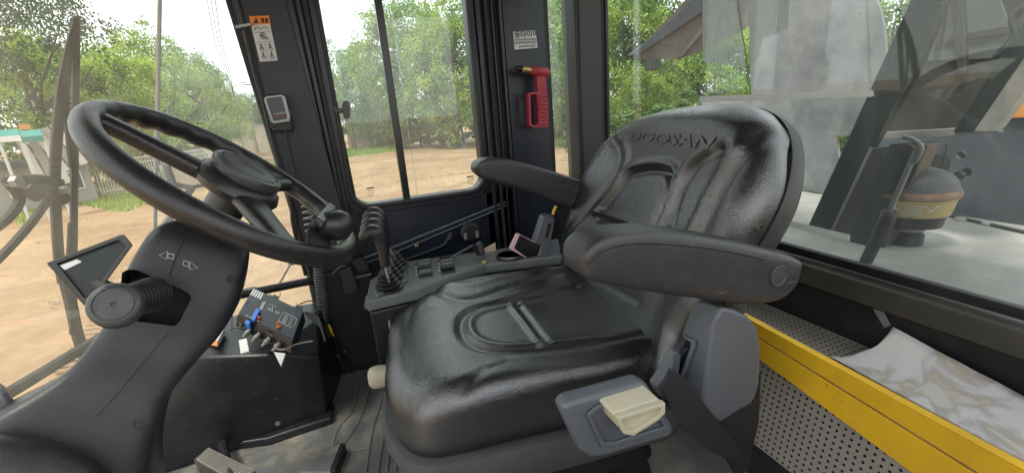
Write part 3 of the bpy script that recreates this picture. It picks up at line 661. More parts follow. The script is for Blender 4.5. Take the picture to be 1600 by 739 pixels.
# air pre-cleaner
c = at(1408, 384, 2, DZ); c.z = DZ; c += V((.03, -.01, 0))
kk = at(1420, 330, 0, c.x)
c = V((c.x, kk.y, DZ)); up = (0, 0, 1)
def zof(py, px=1445): return at(px, py, 0, c.x - .10).z - DZ
rw = abs(at(1507, 310, 0, c.x).y - at(1384, 310, 0, c.x).y) / 2 * 1.14
t = thing('air_precleaner', 'mushroom shaped air pre-cleaner with black dome and amber bowl on the engine deck', 'air cleaner', c)
z1, z2, z3, z4, z5 = zof(372), zof(352), zof(322), zof(309), at(1445, 262, 0, c.x).z - DZ
obj('neck', lathe_bm([(rw * .42, 0), (rw * .42, z1 * .5), (rw * .36, z1 * .6), (rw * .36, z1)], c, up, 32), 'black_iron', t, smooth=True, auto=False)
obj('clamp', lathe_bm([(rw * .39, z1 * .7), (rw * .41, z1 * .72), (rw * .41, z1 * .85), (rw * .39, z1 * .87)], c, up, 32), 'dull_steel', t)
obj('base_ring', lathe_bm([(rw * .5, z1 * .9), (rw * .74, z1), (rw * .80, z2), (rw * .5, z2)], c, up, 48), 'black_iron', t, smooth=True, auto=False)
bw = obj('bowl', lathe_bm([(rw * .6, z2), (rw * .85, z2 + .001), (rw * .88, z2 + .01), (rw * .95, z3), (rw * .6, z3)], c, up, 64), 'bowl_amber', t, smooth=True)
obj('rim', lathe_bm([(rw * .9, z3), (rw * 1.0, z3 + .002), (rw * 1.02, (z3 + z4) / 2), (rw * .98, z4), (rw * .9, z4 + .002)], c, up, 64), 'rust', t, smooth=True, auto=False)
obj('dome', lathe_bm([(rw * .97, z4)] + [(rw * .94 * math.cos(a * .157) ** .8, z4 + (z5 - z4) * math.sin(a * .157) ** .9) for a in range(1, 10)] + [(0, z5)], c, up, 64), 'dome_black', t, smooth=True, auto=False)
# moulded text on the bowl, as raised strokes round the drum
tb = bmesh.new()
vdir = V((-c.x, -c.y, 0)).normalized(); a0 = math.atan2(vdir.y, vdir.x)
def bowlp(da, f): z = z2 + (z3 - z2) * f; r = rw * (.865 + .085 * f) + .001; return c + V((r * math.cos(a0 + da), r * math.sin(a0 + da), z))
def bar(da0, da1, f, w=.0016):
    n = max(2, int(abs(da1 - da0) / .05)); tube_bm([bowlp(da0 + (da1 - da0) * k / n, f) for k in range(n + 1)], w, 4, bm=tb)
bar(-.55, -.40, .50); tube_bm([bowlp(-.40, .5), bowlp(-.38, .72)], .0016, 4, bm=tb); bar(-.38, -.30, .72); tube_bm([bowlp(-.33, .72), bowlp(-.31, .5)], .0016, 4, bm=tb); bar(-.31, -.20, .5)
bar(.42, .52, .5); tube_bm([bowlp(.52, .5), bowlp(.56, .74)], .0016, 4, bm=tb); bar(.56, .64, .74)
rd = random.Random(9)
for f, a, b in ((.74, -.12, .36), (.60, -.10, .28), (.45, -.16, .3), (.34, -.16, .22), (.24, -.16, .3), (.14, -.18, .0)):
    x = a
    while x < b: L = rd.uniform(.015, .05); bar(x, min(b, x + L), f, .0012); x += L + .014
obj('moulded_text', tb, 'pale_print', bw)

# ------------------------------------------------------------------ CAB SHELL
W = 1.40; RX = .86; FZ = -.76; ZT = .55
cab = thing('cab', 'dark navy operator cab with pillars, side window and rear window', 'cab', (.2, .7, FZ))
def cb(name, lo, hi, m, bev=.003, **k): return obj(name, box_bm(lo, hi), m, cab, bevel=bev, **k)
cb('floor_plate', (-.75, .0, FZ - .05), (.86, 1.44, FZ - .012), 'black_panel')
cb('roof', (-.62, -.02, ZT), (.95, 1.5, ZT + .06), 'roof_liner')
# unseen left side, added to block ground reflections on the seat: sill panels, pillars
cb('left_sill_blocker', (.14, -.06, FZ), (.86, -.02, -.28), 'navy_paint')
cb('left_sill_blocker', (-.42, -.061, FZ), (.14, -.021, -.44), 'navy_paint')
cb('left_rear_blocker', (.74, -.06, -.30), (.86, -.02, ZT), 'navy_paint')
cb('left_door_blocker', (-.42, -.06, FZ), (-.34, -.02, ZT), 'navy_paint')
# lower side wall
cb('lower_side_panel', (-.16, W, FZ - .01), (RX + .02, W + .05, -.262), 'navy_paint')
cb('window_header', (-.2, W, .47), (RX, W + .05, ZT), 'navy_paint')
# front pillar: strips running down with a slight lean
def strip(name, x0, x1, dy, m, zt=ZT, zb=FZ, lean=.0, bev=.003, th=None):
    """strip between x0..x1 proud by dy of the wall plane; lean shifts the bottom by +lean in x"""
    th = th or (dy + .03)
    pts = [V((x0 + lean, W - dy, zb)), V((x1 + lean, W - dy, zb)), V((x1, W - dy, zt)), V((x0, W - dy, zt))]
    return obj(name, prism_bm(pts, (0, th, 0)), m, cab, bevel=bev)
strip('front_pillar', -.205, -.085, .028, 'pillar_plastic', lean=.095)
strip('pillar_seal', -.222, -.203, .012, 'rubber', lean=.095)
strip('pillar_recess', -.14, .0, .002, 'rubber', lean=.03)
strip('pillar_rib', -.078, -.060, .022, 'navy_paint', lean=.045)
strip('pillar_rib', -.054, -.040, .012, 'navy_paint', lean=.035)
strip('pillar_rib', -.034, -.022, .020, 'black_panel', lean=.022)
# window frame ring with rounded corners
wx0, wx1, wz0, wz1 = .012, .412, -.245, .46
inn = rrect(wx0, wx1, wz0, wz1, .045); out = rrect(wx0 - .028, wx1 + .022, wz0 - .03, wz1 + .02, .062)
obj('window_frame', ring_bm([V((x, W - .006, z)) for x, z in out], [V((x, W - .006, z)) for x, z in inn], (0, .045, 0)), 'navy_paint', cab, bevel=.002)
inn2 = rrect(wx0 - .002, wx1 + .002, wz0 - .002, wz1 + .002, .047); out2 = rrect(wx0 - .012, wx1 + .012, wz0 - .014, wz1 + .012, .054)
obj('window_gasket', ring_bm([V((x, W - .014, z)) for x, z in out2], [V((x, W - .014, z)) for x, z in inn2], (0, .05, 0)), 'rubber', cab, bevel=.003)
gl = obj('side_window', box_bm((wx0 - .01, W + .022, wz0 - .01), (.175, W + .026, wz1)), 'side_glass', cab)
g2 = obj('side_window', box_bm((.160, W + .034, wz0 - .01), (wx1 + .01, W + .038, wz1)), 'side_glass', cab)
obj('window_stile', box_bm((.155, W + .008, wz0 - .01), (.176, W + .032, wz1)), 'black_gloss', gl, bevel=.002)
obj('glass_edge', box_bm((.200, W + .030, wz0), (.2035, W + .033, wz1)), 'side_glass', g2)
# corner infill behind frame
cb('wall_strip', (-.03, W + .002, -.30), (.0, W + .04, ZT), 'navy_paint')
# rear door pillar strips
strip('pillar_recess', .418, .68, .0, 'rubber')
strip('pillar_rib', .438, .452, .014, 'navy_paint'); strip('pillar_rib', .462, .472, .020, 'black_panel'); strip('pillar_rib', .486, .494, .012, 'navy_paint')
strip('pillar_rib', .506, .516, .026, 'navy_paint')
strip('rear_door_pillar', .52, .658, .018, 'navy_paint')
strip('pillar_seal', .655, .672, .010, 'rubber')
obj('side_window', box_bm((.672, W + .022, -.40), (.76, W + .026, ZT)), 'side_glass', cab, label='narrow fixed glass beside the rear corner post')
cb('lower_side_panel', (.66, W - .004, FZ), (.80, W + .05, -.36), 'black_panel')
cb('corner_post_seal', (.752, W - .04, -.45), (.762, W + .05, ZT), 'rubber')
obj('rear_corner_post', prism_bm([V((.762, W - .04, -.5)), V((RX, W - .04, -.5)), V((RX + .01, W + .06, -.5)), V((.762, W + .06, -.5))], (0, 0, 1.05)), 'grey_post', cab, bevel=.012, segs=3)
cb('corner_post_seal', (RX - .004, W - .05, -.4), (RX + .008, W - .036, ZT), 'rubber')
# rear window and wall under it
rg = obj('rear_window', box_bm((RX, -.15, -.335), (RX + .004, W - .045, ZT)), 'rear_glass', cab)
obj('window_seal', box_bm((RX - .006, -.15, -.345), (RX + .010, W - .045, -.328)), 'rubber', rg, bevel=.002)
cb('rear_sill', (RX - .030, -.15, -.392), (RX + .03, W - .04, -.350), 'olive_trim', .004)
cb('rear_panel', (RX - .012, -.15, -.70), (RX + .02, W - .04, -.395), 'black_panel')
cb('sill_seam', (RX - .016, -.15, -.398), (RX, W - .04, -.393), 'rubber', .001)
# tapes on rear glass, and milky panes painting its reflections
G = AX(0, RX - .002)
obj('tape_strip', prism_bm([G(1093, 151), G(1364, 141), G(1366, 150), G(1361, 152), G(1094, 160)], (-.0008, 0, 0)), 'tape', rg, label='long cream tape strip across the rear glass')
obj('tape_strip', prism_bm([G(1226, 343), G(1328, 367), G(1328, 377), G(1224, 352)], (-.0008, 0, 0)), 'tape', rg, label='short cream tape strip low on the rear glass')
obj('window_reflection', prism_bm([G(1098, -30), G(1098, 96), G(1165, 105), G(1150, -30)], (-.0006, 0, 0)), 'milky_reflection', rg)
obj('window_reflection', prism_bm([G(1170, -30), G(1172, 102), G(1180, 98), G(1193, 60), G(1232, 45), G(1234, -30)], (-.0006, 0, 0)), 'milky_reflection', rg)
obj('glass_edge', tube_bm(smooth_path([G(1148, -30), G(1156, 30), G(1166, 90), G(1173, 148)], 5), .0011, 6), 'green_grey', rg)
# lower wall trim: raised ledge bar with pale lines painting its edge highlights
Q = AX(1, W - .012)
obj('ledge_bar', prism_bm([Q(548, 408), Q(545, 423), Q(620, 396), Q(793, 322), Q(790, 313), Q(620, 380)], (0, .012, 0)), 'navy_paint', cab, bevel=.003)
obj('ledge_highlight', tube_bm([Q(548, 411), Q(620, 384), Q(789, 316)], .0022, 6), 'tape_and_highlight', cab)
obj('ledge_highlight', tube_bm([Q(548, 420), Q(620, 393), Q(790, 322)], .0018, 6), 'tape_and_highlight', cab)
obj('door_handle', tube_bm(smooth_path([Q(628, 408), Q(660, 396), Q(690, 384), Q(703, 371), Q(705, 362)], 5), [.006] * 8 + [.009] * 6 + [.012] * 7, 10), 'pillar_plastic', cab, smooth=True)
obj('wall_rivet', lathe_bm([(.006, 0), (.006, .002), (.003, .004), (0, .004)], Q(651, 384), (0, -1, 0), 12), 'brass', cab)
# 12V socket cover on the wall
c = Q(733, 362); obj('latch_cup', lathe_bm([(.030, 0), (.034, .004), (.034, .016), (.030, .020), (.022, .021), (0, .019)], c, (0, -1, 0), 30), 'rubber', cab, smooth=True, auto=False)
for k in (-1, 1): obj('latch_tab', box_bm(c + V((k * .020 - .005, -.026, -.018)), c + V((k * .020 + .005, -.014, .004))), 'silver_plastic', cab, bevel=.001)
# little pane catch
c = at(541, 172, 1, W - .002)
t = thing('window_catch', 'small black plastic catch on the left edge of the sliding window', 'window catch', c)
obj('catch_grip', superell and loft_bm([superell(c + V((0, -.018 + .006 * k, 0)), (.010 - .001 * abs(k - 1), 0, .0), (.002, 0, .026 - .002 * abs(k - 1)), 3, 16) for k in range(3)]), 'black_gloss', t, smooth=True, auto=False)
obj('catch_arm', box_bm(c + V((-.026, -.012, -.008)), c + V((0, .0, .006))), 'black_gloss', t, bevel=.002)
obj('catch_plate', box_bm(c + V((-.032, -.014, -.014)), c + V((-.024, .006, .012))), 'black_gloss', t, bevel=.002)
# glass stamps
for px, py, par in ((579, 295, gl), (735, 277, g2)):
    q = at(px, py, 1, W + .018)
    for k in range(4): obj('glass_stamp', box_bm(q + V((-.012 + .002 * (k % 2), 0, -.012 * k / 1.6)), q + V((.010, .0008, -.012 * k / 1.6 + .0028 - (.001 if k else -.001)))), 'dark_print' if k == 0 else 'brass', par)
# windscreen: front glass + corner glass
J0 = V((-.326, 1.33, .297)); J1 = V((-.46, 1.33, -.2)); jd = (J1 - J0) / .497
Jt = J0 - jd * .26; Jb = J0 + jd * .86
aT = V((-.215, W, ZT)); aB = V((-.12, W, -.55))
fgl = V((-.22, -.75, 0)) * 1.3
wf = obj('windscreen', prism_bm([Jt, Jb, Jb + fgl, Jt + fgl], V((-.005, 0, 0))), 'front_glass', cab)
wc = obj('corner_glass', prism_bm([aT, aB, Jb, Jt], V((0, .004, 0))), 'corner_glass', cab)
obj('glass_joint', tube_bm([Jt, Jb], .0045, 8), 'white_pole', cab)
obj('windscreen_base', tube_bm([Jb + fgl + V((0, 0, .13)), Jb + V((0, 0, .13)), aB + V((0, 0, .1))], .012, 8), 'rubber', cab)
# cab front lower shell below the glass
# stickers on the front pillar
Q = AX(1, W - .030)
def lean_poly(pts): return [Q(*p) for p in pts]
obj('warning_sticker', prism_bm(lean_poly([(389, 26), (420, 25), (423, 38), (392, 40)]), (0, .0006, 0)), 'orange_print', cab, label='orange warning heading above the pictogram sticker')
st = obj('pictogram_sticker', prism_bm(lean_poly([(392, 40), (422, 38), (434, 95), (406, 97)]), (0, .0008, 0)), 'white_print', cab)
Q2 = AX(1, W - .0315)
def qm(u, v):  # sticker local coords 0..1
    a = V(Q2(393, 41)).lerp(Q2(421, 39), u); b = V(Q2(407, 96)).lerp(Q2(433, 94), u); return a.lerp(b, v)
ink = bmesh.new()
def ln(pts, w=.0007): tube_bm([qm(*p) for p in pts], w, 4, bm=ink)
ln([(0, .19), (1, .19)], .0004); ln([(0, .47), (1, .47)], .0004); ln([(.5, .5), (.5, .97)], .0003)
ln([(.1, .13), (.2, .06), (.35, .05), (.45, .12), (.6, .05), (.78, .06), (.9, .13)])
for cx_, cy_, r_ in ((.5, .30, .16),): ln([(cx_ + r_ * math.cos(a * .5), cy_ + r_ * .6 * math.sin(a * .5)) for a in range(13)])
ln([(.35, .26), (.6, .34), (.78, .40)], .0014); ln([(.5, .24), (.45, .36)], .0012)
for ox, oy in ((.25, .53), (.75, .53), (.25, .77), (.75, .77)):
    ln([(ox - .03, oy), (ox + .04, oy + .01)], .0022); ln([(ox, oy + .03), (ox - .02, oy + .09), (ox + .06, oy + .10)], .0016)
    ln([(ox - .02, oy + .09), (ox - .10, oy + .15)], .001); ln([(ox + .05, oy + .10), (ox + .12, oy + .16)], .001); ln([(ox - .12, oy + .18), (ox + .14, oy + .18)], .0004)
obj('pictogram', ink, 'dark_print', st)
wk = bmesh.new(); q0 = [(396, 37), (400, 28), (404, 36.5)]; prism_bm([Q2(*p) for p in q0], (0, .0006, 0), wk)
for px in (408, 414): prism_bm([Q2(px, 29), Q2(px + 4, 28.7), Q2(px + 5, 36), Q2(px + 1, 36.4)], (0, .0006, 0), wk)
obj('warning_mark', wk, 'dark_print', st)
# Korean sticker on the rear door pillar
Q = AX(1, W - .0195); c0 = Q(802, 50)
st = obj('shop_sticker', prism_bm([Q(802, 50), Q(837, 48), Q(840, 75), Q(804, 78)], (0, .0008, 0)), 'white_print', cab)
Qs = AX(1, W - .0203); ux = Qs(837, 48) - Qs(802, 50); uz = V((0, 0, 1))
obj('sticker_text', text_me('용타이어', Qs(804, 59.5), ux, uz, .022, bold=.0004), 'dark_print', st)
for k, (y0, y1) in enumerate(((61.5, 64.5), (65.5, 69.5))): obj('printed_band', prism_bm([Qs(804, y0), Qs(838, y0 - 1.5), Qs(838, y1 - 1.5), Qs(804, y1)], (0, .0004, 0)), 'grey_print', st)
obj('sticker_text', text_me('010-6829-1678', Qs(811, 75), ux, uz, .0088, depth=.0004), 'dark_print', st)
# sensor box on the front pillar
Q = AX(1, W - .033)
t = thing('wiper_switch_box', 'black and silver switch box mounted on the front pillar', 'switch box', Q(436, 205))
obj('housing', prism_bm([Q(413, 153), Q(424, 148), Q(446, 148), Q(457, 190), Q(459, 205), Q(430, 206), Q(424, 198)], (0, -.026, 0)), 'rubber', t, bevel=.004)
Q = AX(1, W - .062)
pp = [(413, 156), (416, 151), (440, 148), (446, 151), (454, 184), (453, 190), (429, 194), (424, 191)]
pi = [(417, 157), (418, 155), (439, 152), (441, 154), (449, 183), (448, 186), (429, 189), (427, 187)]
obj('silver_bezel', ring_bm([Q(*p) for p in pp], [Q(*p) for p in pi], (0, -.006, 0)), 'silver_plastic', t, bevel=.0015)
obj('face_panel', prism_bm([Q(*p) for p in pi], (0, -.002, 0)), 'green_grey', t)
Qs = AX(1, W - .0645)
obj('face_text', text_me('YUNSUNG', Qs(428, 181), Qs(447, 177.5) - Qs(428, 181), (0, 0, 1), .0088), 'pale_print', t)
obj('face_text', text_me('CORE MATRIX', Qs(428, 186), Qs(447, 182.5) - Qs(428, 186), (0, 0, 1), .0058), 'red_print', t)
obj('wire', tube_bm(smooth_path([Q(446, 204), Q(450, 225), Q(456, 250), Q(464, 290), Q(470, 320)], 4), .003, 8), 'rubber', t, smooth=True)
# cable bundle along pillar edge
t = thing('pillar_cable', 'black cable bundle tied down the windscreen edge of the front pillar', 'cable', at(480, 420, 1, W - .03))
Q = AX(1, W - .03)
obj('cable', tube_bm(smooth_path([Q(352, -40), Q(373, 8), Q(383, 50), Q(397, 110), Q(413, 165), Q(425, 215), Q(440, 270), Q(455, 320), Q(458, 350), Q(470, 400), Q(478, 430)], 5), .0055, 8), 'rubber', t, smooth=True)
obj('cable', tube_bm(smooth_path([Q(358, -40), Q(368, 0), Q(378, 22), Q(390, 60), Q(404, 120), Q(420, 180), Q(432, 230), Q(447, 285), Q(462, 345), Q(462, 380)], 5), .0035, 8), 'wiper_brown', t, smooth=True)
obj('cable_tie', obox_bm(Q(381, 42), V((.018, 0, .003)), V((0, .012, 0)), V((0, 0, .003))), 'silver_plastic', t)
# red pneumatic blow gun / hammer
Q = AX(1, W - .055); T = V((0, -.022, 0))
t = thing('emergency_hammer', 'red plastic emergency hammer clipped to the rear door pillar', 'emergency hammer', Q(838, 200))
obj('handle_loop', ring_bm([Q(*p) for p in ((821, 146), (834, 144), (850, 144), (852, 170), (853, 197), (850, 199), (828, 200), (823, 197))], [Q(*p) for p in ((825, 149), (833, 148), (834, 149), (836, 168), (837, 190), (836, 195), (829, 196), (826, 193))], T), 'red_plastic', t, bevel=.002)
obj('handle_neck', prism_bm([Q(834, 120), Q(848, 120), Q(850, 146), Q(836, 146)], T), 'red_plastic', t, bevel=.002)
for k in range(8):
    y = 150 + k * 6; obj('grip_rib', prism_bm([Q(837, y), Q(851, y - 1), Q(851, y + 2), Q(837, y + 3)], T * 1.25), 'red_plastic', t, bevel=.001)
ax = Q(853, 115) - Q(827, 111)
hc = Q(826, 111) + V((0, -.012, 0))
obj('hammer_head', lathe_bm([(0, 0), (.011, .001), (.014, .006), (.0145, ax.length), (.010, ax.length + .008), (0, ax.length + .010)], hc, ax, 20), 'red_plastic', t, smooth=True, auto=False)
obj('hammer_tip', lathe_bm([(0, -.045), (.003, -.044), (.006, -.030), (.011, -.026), (.0115, 0), (0, .0)], hc, ax, 20), 'brass', t, smooth=True)
obj('tip_cap', lathe_bm([(0, -.052), (.004, -.050), (.009, -.034), (.009, -.025), (0, -.025)], hc, ax, 16), 'black_gloss', t, smooth=True)
# dangling clip/latch hardware below front pillar
Q = AX(1, W - .05)
t = thing('door_latch', 'black door latch block hanging at the foot of the front pillar', 'latch', Q(540, 450))
obj('latch_body', prism_bm([Q(530, 420), Q(548, 412), Q(560, 448), Q(556, 452), Q(538, 456)], (0, -.03, 0)), 'pillar_plastic', t, bevel=.003)
obj('latch_bracket', prism_bm([Q(548, 405), Q(566, 400), Q(578, 418), Q(560, 425)], (0, -.02, 0)), 'black_panel', t, bevel=.003)
obj('latch_wire', tube_bm(smooth_path([Q(520, 427), Q(530, 418), Q(540, 416), Q(541, 425), Q(536, 430)], 4), .003, 6), 'dull_steel', t, smooth=True)
obj('latch_rod', tube_bm([Q(555, 434), Q(580, 428)], .004, 8), 'dull_steel', t)

# ------------------------------------------------------------------ OUTSIDE FRONT: wiper, mirror
Q = PL(V((-.56, 1.25, 0)), V((.96, -.28, -.25)))
t = thing('windscreen_wiper', 'dusty brown parallel arm wiper with two upright blades on the windscreen', 'wiper', Q(100, 330))
obj('blade', tube_bm(smooth_path([Q(120, 26), Q(108, 75), Q(97, 140), Q(90, 200), Q(86, 270), Q(88, 340), Q(92, 400), Q(98, 440)], 5), [.004 + .010 * min(1, k / 9) for k in range(36)], 8, up=(1, 0, 0), flat=.6), 'wiper_brown', t, smooth=True)
obj('blade', tube_bm(smooth_path([Q(119, 30), Q(118, 150), Q(116, 290), Q(115, 400), Q(114, 520)], 5), .0105, 8, up=(1, 0, 0), flat=.6), 'wiper_brown', t, smooth=True)
obj('blade_spring', tube_bm(smooth_path([Q(112, 60), Q(104, 150), Q(107, 220), Q(112, 262)], 5), .005, 6), 'wiper_brown', t, smooth=True)
obj('blade_spring', tube_bm(smooth_path([Q(102, 440), Q(108, 390), Q(110, 348)], 5), .005, 6), 'wiper_brown', t, smooth=True)
obj('wiper_arm', tube_bm(smooth_path([Q(-30, 372), Q(10, 343), Q(30, 315), Q(24, 298), Q(12, 286)], 5), .009, 8), 'wiper_brown', t, smooth=True)
obj('wiper_arm', tube_bm(smooth_path([Q(-40, 440), Q(10, 392), Q(46, 352), Q(66, 325), Q(84, 305)], 5), .008, 8), 'wiper_brown', t, smooth=True)
obj('arm_link', tube_bm(smooth_path([Q(10, 285), Q(40, 280), Q(70, 281), Q(94, 286)], 5), .010, 8), 'wiper_brown', t, smooth=True)
obj('blade_clamp', tube_bm(smooth_path([Q(50, 305), Q(66, 296), Q(84, 302), Q(97, 312)], 5), .017, 10), 'wiper_brown', t, smooth=True)
obj('arm_bolt', lathe_bm([(0, 0), (.008, 0), (.008, .012), (0, .014)], Q(76, 299) - V((-.02, 0, 0)), (1, -.2, 0), 12), 'steel', t)
obj('arm_bolt', lathe_bm([(0, 0), (.012, 0), (.012, .012), (0, .014)], Q(10, 286) - V((-.01, 0, 0)), (1, -.2, 0), 6), 'silver_plastic', t)
obj('hose', tube_bm(smooth_path([Q(100, 430), Q(112, 480), Q(122, 525), Q(140, 580)], 5), .012, 8), 'black_iron', t, smooth=True)
Q = PL(V((-1.3, 2.6, -.5)), V((.75, -.66, 0)))
t = thing('outside_mirror', 'black framed outside mirror beyond the steering wheel', 'mirror', Q(297, 290))
mo = [Q(*p) for p in ((262, 258), (266, 255), (322, 253), (327, 256), (332, 275), (330, 290), (300, 296), (272, 290))]
mi = [Q(*p) for p in ((267, 261), (269, 259), (320, 257), (322, 259), (327, 276), (325, 285), (300, 290), (276, 285))]
obj('mirror_frame', ring_bm(mo, mi, V((-.04, .04, 0))), 'black_iron', t, bevel=.006)
obj('mirror_glass', prism_bm(mi, V((-.01, .01, 0))), 'mirror_face', t)
obj('mirror_arm', tube_bm([Q(300, 294), Q(262, 345), Q(240, 380)], .02, 8), 'black_iron', t)

# ------------------------------------------------------------------ SEAT
def seg_d(p, a, b):
    ab = (b[0] - a[0], b[1] - a[1]); L = ab[0] ** 2 + ab[1] ** 2
    t = 0 if L == 0 else max(0, min(1, ((p[0] - a[0]) * ab[0] + (p[1] - a[1]) * ab[1]) / L))
    return math.hypot(p[0] - a[0] - ab[0] * t, p[1] - a[1] - ab[1] * t)
def padded(outline, cen, O, A, B, N, prof, detail, nk=220):
    sp_ = smooth_path([V((x, y, 0)) for x, y in outline], 24, closed=True)
    # resample to equal arc length
    cum = [0]; n = len(sp_)
    for i in range(n): cum.append(cum[-1] + (sp_[(i + 1) % n] - sp_[i]).length)
    ring = []; j = 0
    for k in range(nk):
        s = cum[-1] * k / nk
        while cum[j + 1] < s: j += 1
        t = (s - cum[j]) / (cum[j + 1] - cum[j]); ring.append(sp_[j].lerp(sp_[(j + 1) % n], t))
    bm = bmesh.new(); prev = None; c = V((*cen, 0)); top = None
    for s, h in prof:
        if s == 0:
            q = O + A * c.x + B * c.y + N * (h + detail(c.x, c.y)); cur = [bm.verts.new(q)]
        else:
            cur = []
            for o in ring:
                p = c + (o - c) * s; q = O + A * p.x + B * p.y + N * (h + detail(p.x, p.y)); cur.append(bm.verts.new(q))
        if prev:
            for k in range(nk):
                k2 = (k + 1) % nk
                if len(prev) == 1: bm.faces.new((prev[0], cur[k], cur[k2]))
                elif len(cur) == 1: bm.faces.new((prev[k], cur[0], prev[k2]))
                else: bm.faces.new((prev[k], cur[k], cur[k2], prev[k2]))
        prev = cur
    if len(prev) > 1: bm.faces.new(prev)
    return bm
def bump_fn(strokes, to2):
    L = []
    for pts, dep, wd in strokes:
        q = [to2(*p) for p in pts]; q3 = smooth_path([V((a, b, 0)) for a, b in q], 5); q = [(v.x, v.y) for v in q3]
        L.append((q, dep, wd, min(a for a, _ in q) - 3 * wd, max(a for a, _ in q) + 3 * wd, min(b for _, b in q) - 3 * wd, max(b for _, b in q) + 3 * wd))
    def f(x, y):
        s = 0
        for q, dep, wd, x0, x1, y0, y1 in L:
            if x < x0 or x > x1 or y < y0 or y > y1: continue
            d = min(seg_d((x, y), q[i], q[i + 1]) for i in range(len(q) - 1))
            if d < 3 * wd: s += dep * math.exp(-(d / wd) ** 2)
        return s * .82
    return f
def sm(a, b, x): t = max(0, min(1, (x - a) / (b - a))); return t * t * (3 - 2 * t)
SF = V((-.988, .156, 0)).normalized(); SL = V((.156, .988, 0)).normalized(); SC = V((.27, .84, -.43)); ZU = V((0, 0, 1))
seat = thing('operator_seat', 'black vinyl operator seat with embossed lettering, two armrests and grey side covers', 'seat', (.30, .84, FZ))
def c2(px, py):
    q = at(px, py, 2, -.43) - SC; return (q.dot(SF), q.dot(SL))
cstrokes = [
 ([(900, 447), (850, 455), (790, 468), (745, 478), (722, 495), (722, 520), (745, 540), (790, 549), (860, 547), (930, 540), (1010, 524)], -.011, .010),
 ([(905, 458), (850, 466), (795, 478), (752, 488), (736, 502), (738, 520), (756, 533), (795, 540), (860, 538), (930, 531)], .0055, .008),
 ([(798, 478), (815, 500), (832, 522), (845, 540)], .007, .006), ([(808, 474), (826, 498), (843, 520), (856, 538)], -.006, .006),
 ([(672, 452), (690, 462), (715, 468), (745, 465), (790, 452), (840, 440), (895, 425)], -.007, .013),
 ([(672, 440), (700, 450), (735, 451), (790, 438), (860, 424)], .004, .016),
 ([(728, 606), (745, 592), (768, 580), (810, 573), (870, 568), (940, 558), (1015, 542)], -.006, .013),
 ([(722, 622), (755, 609), (805, 598), (880, 588), (960, 575), (1020, 558)], .005, .016),
 ([(735, 594), (755, 582), (775, 573)], .002, .010),
 ([(655, 462), (638, 490), (634, 529), (644, 565), (656, 590)], -.003, .010),
]
cb_ = bump_fn(cstrokes, c2)
def cdet(f, l):
    z = cb_(f, l)
    z += .014 * sm(.10, .23, abs(l)) * sm(.25, .08, f)       # side bolsters
    z -= .012 * sm(.12, .26, f)                              # rolled front
    z += .003 * math.exp(-((f - .16) / .05) ** 2) * sm(.22, .1, abs(l))
    z += .002 * noise.noise(V((f * 10, l * 10, 1)))
    return z
cprof = [(0, 0)] + [(.80 * k / 60, 0) for k in range(1, 61)] + [(.80 + .20 * math.sin(a * math.pi / 26), -.050 * (1 - math.cos(a * math.pi / 26))) for a in range(1, 14)] + [(1.003, -.066), (1.003, -.085), (.998, -.102), (.985, -.118), (.965, -.128), (.94, -.130)]
cout = [(.258, .0), (.262, .10), (.255, .17), (.21, .228), (.10, .262), (-.05, .268), (-.20, .25), (-.275, .24), (-.28, 0), (-.275, -.21), (-.20, -.236), (0, -.248), (.12, -.250), (.195, -.236), (.240, -.175), (.258, -.09)]
obj('seat_cushion', padded(cout, (0, 0), SC, SF, SL, ZU, cprof, cdet), 'leather', seat, smooth=True, auto=False, sharp=False)
# cushion pan
def ringat(z, s, out=cout, df=0):
    return [SC + SF * (p.x * s + df) + SL * (p.y * s) + V((0, 0, z)) for p in smooth_path([V((a, b, 0)) for a, b in out], 6, closed=True)]
obj('cushion_pan', loft_bm([ringat(-.118, .93), ringat(-.112, 1.02), ringat(-.114, 1.05), ringat(-.135, 1.06), ringat(-.17, 1.02), ringat(-.20, .96), ringat(-.205, .90)]), 'pan_plastic', seat, smooth=True, auto=False)
obj('suspension_cover', loft_bm([ringat(-.20, .86), ringat(-.225, .84), ringat(-.25, .88), ringat(-.275, .84), ringat(-.30, .88), ringat(FZ + .43, .86)]), 'rubber', seat, smooth=True, auto=False)
# backrest
BO = V((.50, .80, -.43)); BU = (-SF * .37 + ZU * .93).normalized(); BN = SL.cross(BU)
if BN.x > 0: BN = -BN     # BN points forward, out of the front face
def b2(px, py):
    r = ray(px, py); q = r * (BO.dot(BN) / r.dot(BN)) - BO; return (q.dot(SL), q.dot(BU))
bstrokes = [
 ([(1212, 178), (1180, 215), (1158, 252), (1130, 300), (1108, 345), (1090, 380)], -.016, .022),
 ([(1160, 232), (1140, 262), (1112, 305), (1092, 345), (1080, 370)], .013, .014),
 ([(1130, 236), (1095, 252), (1070, 285), (1058, 320), (1050, 352)], -.010, .009),
 ([(1112, 236), (1078, 256), (1058, 285), (1046, 320)], .008, .009),
 ([(962, 222), (967, 236), (962, 262), (948, 292), (925, 330), (893, 372)], -.009, .012),
 ([(978, 228), (981, 244), (972, 270), (955, 300), (930, 338), (900, 375)], .006, .012),
 ([(1046, 270), (1046, 296), (1034, 325), (1022, 352)], -.012, .009),
 ([(946, 328), (966, 300), (985, 276), (1008, 268), (1032, 268), (1046, 274)], -.008, .006),
 ([(935, 334), (960, 300), (980, 266), (1008, 256), (1040, 256), (1056, 268), (1055, 300), (1042, 335), (1032, 356)], .009, .008),
 ([(938, 332), (970, 342), (1010, 356)], .009, .007), ([(938, 343), (968, 353), (1000, 365)], -.007, .007),
 ([(1000, 470), (960, 450), (905, 420)], -.004, .01),
]
bb_ = bump_fn(bstrokes, b2)
